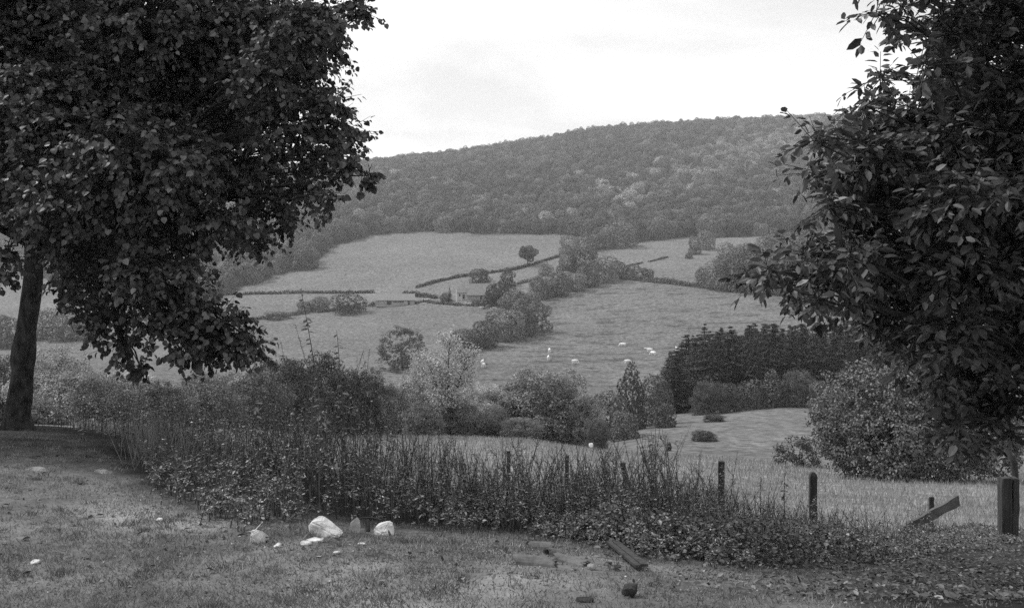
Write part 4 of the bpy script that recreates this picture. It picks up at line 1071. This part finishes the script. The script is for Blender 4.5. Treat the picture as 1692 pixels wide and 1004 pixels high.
# dark plank in the ivy
A = Pt(1012, 902, Yl(1012, 908)) ; B = Pt(1062, 938, Yl(1062, 944)); A[2] += .035; B[2] += .012
dv = B - A; L = np.linalg.norm(dv); xa = dv / L; ya = unit(np.cross([0, 0, 1.], xa)); za = np.cross(xa, ya); pl = MB()
for k, (yy, wd) in enumerate(((-.028, .035), (.02, .045))):
    pl.box(np.column_stack([xa, ya, za]) @ np.array([.02 * k, yy, 0]), [L * (1 - .1 * k), wd, .016], np.column_stack([xa, ya, za]))
o = pl.link('rotten_board', MATS['weathered_wood']); o.location = (A + B) / 2
tag(o, 'dark rotten board lying at the edge of the ivy, right of the tiles', 'board')
bk = MB(); bk.tube(np.array([[0, 0, -.04], [.004, 0, .03], [.0, .004, .085]]), [.022, .02, .014], 7); bk.tube(np.array([[-.05, 0, .10], [.03, 0, .105], [.1, .01, .085]]), .005, 5)
b0 = G(606, Yl(606, 878)); o = bk.link('old_stake', MATS['weathered_wood']); o.location = b0
tag(o, 'dark rotten stake stub between the pointed stone and the white boulder', 'stake')

# ------------------------------------------------------------------ rough growth
def weed_stems(b, st, bases, hs, g, leafL=.07, side=4, droop=0.0, lpm=26, lean=.12, leafw=.38, kind='leaf', tip=.45, lo_=.1):
    for p0, h in zip(bases, hs):
        ln = g.normal(size=2) * lean * h
        q = np.linspace(0, 1, 6)[:, None]
        pts = p0 + np.hstack([q ** 1.6 * ln, q * h])
        st.tube(pts, np.linspace(.0045 + .002 * h, .0015, 6), 4, tone=1, cap=False)
        chains = [(pts, h)]
        for k in range(g.integers(0, side + 1)):
            s_ = g.uniform(.3, .85); a = g.uniform(0, 6.28); l2 = h * g.uniform(.12, .3) * (1.2 - s_ * .6)
            p1 = np.array([np.interp(s_, q[:, 0], pts[:, i]) for i in range(3)])
            e = p1 + np.array([math.cos(a) * l2 * .6, math.sin(a) * l2 * .6, l2 * .8])
            br = np.array([p1, (p1 + e) / 2 + [math.cos(a) * .02, math.sin(a) * .02, 0], e]); st.tube(br, [.003, .0025, .001], 3, cap=False)
            chains.append((br, l2 * 1.1))
        for ch, L_ in chains:
            m = max(4, int(lpm * L_)); s_ = np.sort(1 - (1 - lo_) * g.uniform(0, 1, m) ** 1.25); qq = np.linspace(0, 1, len(ch))
            P_ = np.column_stack([np.interp(s_, qq, ch[:, i]) for i in range(3)])
            a = np.arange(m) * 2.4 + g.uniform(0, 6.28) + g.normal(size=m) * .4
            T_ = np.column_stack([np.cos(a), np.sin(a), g.normal(.15 - droop, .35, m)])
            sz = leafL * (1 - (1 - tip) * s_) * g.uniform(.65, 1.35, m)
            b.leaves(P_, T_, np.column_stack([g.normal(size=(m, 2)) * .45, np.ones(m)]), sz, sz * leafw * g.uniform(.8, 1.3, m), kind, np.clip(g.lognormal(-.12, .5, m), .3, 3.0))
def top_v(u): return np.interp(u, [180, 230, 290, 345, 410, 470, 520, 570, 620, 660, 700, 760, 850, 950, 1020, 1080, 1140, 1200, 1260, 1320], [775, 715, 680, 655, 635, 608, 590, 595, 625, 672, 708, 728, 736, 738, 732, 728, 752, 785, 798, 810])
g = np.random.default_rng(5); tb_, ts = MB(), MB()
bases, hs = [], []
for k in range(1720):
    u = g.uniform(232, 1290) if k < 820 else g.uniform(660, 1220) if k < 1550 else float(np.clip(g.normal(490, 105), 240, 760))
    Yf = Yl(u, float(front_v(u))); Y = Yf + .1 + .35 * float(vnoise(np.array([u / 38.]), np.array([.5]), 4)[0]) + g.beta(1.1, 1.5) * 4.4
    p0 = G(u, Y); vb = pix(*p0)[1]
    h = (vb - top_v(u)) / F * Y * (g.uniform(.35, 1.08) if g.random() < .75 else g.uniform(.2, .6)) * (1 + .32 * float(vnoise(np.array([u / 30.]), np.array([Y * 1.3]), 19)[0]))
    edge = np.clip((Y - Yf) / 1.5, .22, 1) ** .8
    if h * edge < .12: continue
    bases.append(p0); hs.append(h * edge)
weed_stems(tb_, ts, bases, hs, g, leafL=.045, lpm=27, lo_=.25, side=6, lean=.2)
o = tb_.link('weed_thicket', MATS['weed_leaf']); tag(o, 'tall leafy weed thicket along the edge of the lawn', 'weeds', kind='stuff')
so_ = ts.link('weed_stalks', MATS['weed_stem'], o)
# low skirt of the thicket
sk_, ss_ = MB(), MB(); bases, hs = [], []
for k in range(420):
    if k % 3 == 0: continue
    u = g.uniform(240, 480) if k < 230 else (g.uniform(480, 900) if k < 230 else g.uniform(880, 1250)); Yf = Yl(u, float(front_v(u))); Y = Yf - .1 + .45 * float(vnoise(np.array([u / 30.]), np.array([2.5]), 4)[0]) + g.beta(1, 1.8) * 2.6
    bases.append(G(u, Y)); hs.append(g.uniform(.05, .24))
weed_stems(sk_, ss_, bases, hs, g, leafL=.034, side=4, lpm=52, lean=.45, leafw=.45, tip=.6)
o = sk_.link('undergrowth', MATS['weed_leaf']); tag(o, 'low leafy undergrowth along the foot of the weed thicket', 'undergrowth', kind='stuff'); ss_.link('undergrowth_stalks', MATS['weed_stem'], o)
# single stalks that stand out
for (u, vt, ub, Y, lab) in [(497, 478, 545, 7.6, 'tallest weed stalk with a leafy leaning tip rising above the thicket'), (556, 545, 572, 7.8, 'second tallest weed stalk right of the tallest one'),
      (1062, 716, 1068, 9.5, 'tall leafy stalk left of the pair above the ivy'), (1076, 712, 1092, 9.6, 'tall leaning leafy stalk right of the pair above the ivy'), (700, 722, 702, 8.5, 'upright dark stalk at the right shoulder of the thicket'),
      (862, 735, 866, 9.5, 'thin stalk right of the leftmost fence post'), (1000, 745, 1004, 9.2, 'bushy stalk left of the leaning fence post'), (1118, 750, 1124, 9.5, 'leafy stalk right of the leaning fence post'),
      (1258, 790, 1262, 9.5, 'stalk between the lichen capped post and the round topped post'), (1298, 765, 1300, 10, 'thin stalk left of the round topped post'), (275, 690, 270, 8.5, 'dark bare stalk at the left edge of the thicket'), (405, 560, 430, 7.9, 'faint thin stalk below the lime branch tip')]:
    p0 = G(ub, Y); tp = Pt(u, vt, Y); h = tp[2] - p0[2]; b, s_ = MB(), MB(); g2 = np.random.default_rng(int(u))
    q = np.linspace(0, 1, 9)[:, None]; pts = np.hstack([q ** 1.3 * (tp[0] - p0[0]), .05 * np.sin(q * 3), q * h])
    s_.tube(pts, np.linspace(.010, .002, 9), 5)
    m = int(34 * h) if 'bare' not in lab else 8
    sq = np.sort(g2.uniform(.15, 1, m)); P_ = np.column_stack([np.interp(sq, q[:, 0], pts[:, i]) for i in range(3)])
    a = g2.uniform(0, 6.28, m); T_ = np.column_stack([np.cos(a), np.sin(a) * .7, g2.normal(-.25, .3, m)])
    sz = .085 * (1 - .45 * sq) * g2.uniform(.7, 1.3, m)
    b.leaves(P_, T_, np.column_stack([g2.normal(size=(m, 2)) * .5, np.ones(m)]), sz, sz * .48, 'leaf', np.clip(g2.normal(1, .3, m), .4, 2))
    o = empty('weed_stalk', p0, lab, 'weed', 'weed stalks standing above the thicket')
    s_.link('stem', MATS['weed_stem'], o); b.link('leaves', MATS['weed_leaf'], o)
# ivy and bramble cover on the right
iv, ist = MB(), MB(); n = 38000
u = g.uniform(900, 1700, n); Y = np.empty(n)
yf = np.array([Yl(x, float(front_v(x))) for x in np.linspace(930, 1700, 60)])
Yf = np.interp(u, np.linspace(930, 1700, 60), yf); Y = Yf + .5 * fbm(u / 45., u * 0 + 3.1, 12, 3) + g.beta(1.5, 1.3, n) * np.interp(u, [930, 1100, 1300, 1450, 1700], [1.6, 3.2, 4.4, 3.6, 3.4])
x = (u - CU) / F * Y; z0 = H(x, Y)
mound = np.interp(u, [930, 1000, 1150, 1300, 1400, 1480, 1600, 1700], [.10, .26, .32, .34, .26, .13, .20, .08]) * np.clip((Y - Yf) / .6, .15, 1) * (.65 + .7 * (.5 + .5 * fbm(x * 1.4, Y * 1.4, 6)))
keep = g.random(n) < np.clip(.62 + 1.5 * fbm(x * 1.9, Y * 1.9, 61), .06, 1)
hz = mound * np.where(g.random(n) < .7, g.uniform(.75, 1.1, n), g.uniform(.05, .8, n))
T_ = np.column_stack([g.normal(size=(n, 2)), g.normal(-.35, .4, n)]); Nn = np.column_stack([g.normal(size=(n, 1)) * .5, g.normal(-.25, .5, (n, 1)), np.ones((n, 1))])
sz = np.clip(g.lognormal(-3.55, .36, n), .012, .08)
it = np.where(g.random(n) < .025, g.uniform(2.5, 5, n), np.clip(g.lognormal(-.15, .5, n), .25, 2.6))
iv.leaves(np.column_stack([x, Y, z0 + hz])[keep], T_[keep], Nn[keep], sz[keep], sz[keep] * .75, 'leaf', it[keep])
for k in range(160):
    i = g.integers(0, n); p0 = np.array([x[i], Y[i], z0[i]]); a = g.uniform(0, 6.28); r_ = g.uniform(.2, .6)
    ist.tube(np.array([p0, p0 + [math.cos(a) * r_ * .5, math.sin(a) * r_ * .5, mound[i] * 1.25 + .05], p0 + [math.cos(a) * r_, math.sin(a) * r_, mound[i] * .6]]), [.004, .003, .002], 4, cap=False)
o = iv.link('ivy_cover', MATS['ivy_leaf']); tag(o, 'glossy ivy and bramble cover around the right fence posts', 'ivy', kind='stuff'); ist.link('bramble_canes', MATS['weed_stem'], o)
# thin weeds growing up through the ivy
iw, iws = MB(), MB(); bases, hs = [], []
for k in range(900):
    u = g.uniform(930, 1560); Yf = Yl(u, float(front_v(u))); Y = Yf + g.uniform(.2, 5.0)
    bases.append(G(u, Y)); hs.append(g.uniform(.15, .7) * np.interp(u, [930, 1300, 1560], [1, .95, .7]) * np.clip((Y - Yf) / 1.2, .4, 1))
weed_stems(iw, iws, bases, hs, g, leafL=.045, side=4, lpm=26, lean=.2)
o = iw.link('ivy_weeds', MATS['weed_leaf']); tag(o, 'thin weeds growing up through the ivy on the right', 'weeds', kind='stuff'); iws.link('ivy_weed_stalks', MATS['weed_stem'], o)
# rough growth behind: left lip
lf, ls_ = MB(), MB(); bases, hs = [], []
for k in range(420):
    u = g.uniform(60, 640); Y = g.uniform(9.5, 16); p0 = G(u, Y)
    if pix(*p0)[1] > front_v(u) - 4: continue
    bases.append(p0); hs.append(g.uniform(.2, .75) * np.interp(u, [60, 200, 640], [.6, 1, 1.2]))
weed_stems(lf, ls_, bases, hs, g, leafL=.07, side=3)
o = lf.link('bank_weeds', MATS['weed_leaf']); tag(o, 'rough weeds along the bank behind the thicket and beside the lime tree', 'weeds', kind='stuff'); ls_.link('bank_stalks', MATS['weed_stem'], o)

# ------------------------------------------------------------------ grass
def blades(b, x, y, h, w, g, lean=.5, tone=None):
    n = len(x); z = H(x, y); P_ = np.column_stack([x, y, z - .005])
    T_ = np.column_stack([g.normal(size=(n, 2)) * lean, np.ones(n)]); Nn = np.column_stack([g.normal(size=(n, 2)) * .6 + [0, -.6], np.full(n, .3)])
    b.leaves(P_, T_, Nn, h, w, 'blade', np.clip(g.normal(1, .3, n), .35, 2.2) if tone is None else tone)
lg = MB(); n = 190000
Y = np.exp(g.uniform(math.log(3.6), math.log(13), n)); u = g.uniform(-120, 1820, n); x = (u - CU) / F * Y
vv2 = pix(x, Y, H(x, Y))[1]; ok = (vv2 > front_v(u) - 14)
patch = fbm(x * 1.1, Y * 1.1, 21, 4); ok &= g.random(n) < np.clip(.62 + 1.1 * patch, .08, 1)
ok &= g.random(n) < np.interp(u, [0, 1200, 1500, 1700], [1, 1, .4, .35]) * np.where((u > 760) & (vv2 > 925), .45, 1.0)
x, Y = x[ok], Y[ok]; patch = patch[ok]
blades(lg, x, Y, g.uniform(.010, .032, len(x)) * (1 + .6 * patch), g.uniform(.003, .007, len(x)), g, .8, np.clip(g.normal(1, .28, len(x)) * (1 + .35 * fbm(x * .7, Y * .7, 31, 3)), .3, 2.2))
tu = g.uniform(-60, 1750, 1500); tY = np.exp(g.uniform(math.log(4.0), math.log(11), 1500)); txx = (tu - CU) / F * tY
tv = pix(txx, tY, H(txx, tY))[1]; okk = (tv > front_v(tu) - 4) & ((tu < 800) | (tv < 925) | (g.random(1500) < .35)) & (g.random(1500) < np.interp(tu, [0, 1200, 1700], [1, 1, .6])); txx, tY = txx[okk], tY[okk]
m = 34; sprd = np.repeat(g.uniform(.02, .07, len(txx)), m); bx = np.repeat(txx, m) + g.normal(size=len(txx) * m) * sprd; by = np.repeat(tY, m) + g.normal(size=len(txx) * m) * sprd
blades(lg, bx, by, g.uniform(.025, .06, len(bx)) * np.repeat(g.uniform(.6, 1.3, len(txx)), m), g.uniform(.003, .006, len(bx)), g, .6, np.clip(np.repeat(g.lognormal(0, .35, len(txx)), m) * g.normal(1, .2, len(bx)), .3, 2.4))
tag(lg.link('lawn_grass', MATS['lawn_blade']), 'short patchy grass of the lawn in the foreground', 'grass', kind='stuff')
mg = MB(); n = 120000
Y = np.exp(g.uniform(math.log(10.5), math.log(66), n)); u = g.uniform(-150, 1850, n); x = (u - CU) / F * Y
vv2 = pix(x, Y, H(x, Y))[1]; ok = (vv2 < front_v(u) - 25) & ((u > 560) | (Y > 13))
x, Y = x[ok], Y[ok]
blades(mg, x, Y, g.uniform(.12, .34, len(x)) * np.interp(Y, [12, 24, 45], [.55, .6, 1.0]), g.uniform(.008, .02, len(x)) * np.clip(Y / 22, .7, 2.2), g, .35, np.clip(g.normal(1, .25, len(x)) * (1 + .3 * fbm(x * .25, Y * .25, 41, 3)), .35, 1.9))
tag(mg.link('meadow_grass', MATS['meadow_blade']), 'pale dry meadow grass beyond the fence posts', 'grass', kind='stuff')
# tall dry grass tufts at the left edge of the thicket
dg_ = MB(); n = 700; u = g.normal(268, 30, n); Y = g.uniform(8.6, 10.5, n); x = (u - CU) / F * Y
blades(dg_, x, Y, g.uniform(.2, .62, n), g.uniform(.005, .009, n), g, .22)
tag(dg_.link('tall_grass', MATS['tall_blade']), 'tall pale grass at the left edge of the weeds', 'grass', kind='stuff')
# fallen leaves
fl = MB(); n = 6500; u = np.where(g.random(n) < .8, g.normal(1520, 190, n), g.uniform(0, 1700, n)); Y = np.exp(g.uniform(math.log(4.6), math.log(11.5), n)); x = (u - CU) / F * Y; z = H(x, Y)
vv2 = pix(x, Y, z)[1]; ok = (vv2 > front_v(np.clip(u, 0, 1800)) - 22); x, Y, z = x[ok], Y[ok], z[ok]; n = len(x)
T_ = np.column_stack([g.normal(size=(n, 2)), g.normal(0, .25, n)]); Nn = np.column_stack([g.normal(size=(n, 2)) * .45, np.ones(n)]); sz = g.uniform(.015, .06, n)
fl.leaves(np.column_stack([x, Y, z + g.uniform(.012, .035, n)]), T_, Nn, sz, sz * .5, 'leaf', np.clip(g.lognormal(-.25, .55, n), .25, 3.2))
tag(fl.link('fallen_leaves', MATS['dry_leaf']), 'scattered dry fallen leaves on the lawn, thickest under the right tree', 'leaves', kind='stuff')

# small rubble and crumbs of earth along the lip of the lawn
rb = MB(); g = np.random.default_rng(91)
oct_ = np.array([[1, 0, 0], [-1, 0, 0], [0, 1, 0], [0, -1, 0], [0, 0, 1], [0, 0, -1.]]); of = [[0, 2, 4], [2, 1, 4], [1, 3, 4], [3, 0, 4], [2, 0, 5], [1, 2, 5], [3, 1, 5], [0, 3, 5]]
for k in range(1500):
    u = g.uniform(200, 1450); v = float(front_v(u)) + abs(g.normal()) * 34 + 2 if k < 800 else g.uniform(790, 1010)
    if k >= 800: u = g.uniform(0, 1692)
    if v < front_v(u): continue
    Y = Yl(u, v) if v < 990 else g.uniform(4.4, 4.8); p0 = G(u, Y); sz = g.lognormal(-5.0, .36)
    rb.add(p0 + [0, 0, sz * .3] + (oct_ * g.uniform(.6, 1.3, (6, 1)) * sz) @ rotz(g.uniform(0, 6.28)).T * [1, 1, .7], of, np.clip(g.lognormal(.15, .6), .35, 5))
foliage('crumb', 0.12, trans=0.0, rough=.95, spec=.1)
tag(rb.link('rubble', MATS['crumb']), 'small rubble and crumbs of earth scattered on the lawn', 'rubble', kind='stuff')
# ------------------------------------------------------------------ haze
hz_ = MB(); zmin, zmax = float(GZ.min()) - 30, 330
hz_.box([0, 1350, (zmin + zmax) / 2], [6400, 2900, zmax - zmin])
hm, t, out = mat_base('haze_air')
pv = t.nodes.new('ShaderNodeVolumePrincipled')
pv.inputs['Color'].default_value = (.95, .95, .95, 1); pv.inputs['Density'].default_value = .0002; pv.inputs['Anisotropy'].default_value = .2
t.links.new(pv.outputs[0], out.inputs['Volume'])
ho = hz_.link('haze', hm); tag(ho, 'thin pale haze filling the valley air', 'haze', kind='stuff')
print('ground z', GZ.min(), GZ.max())
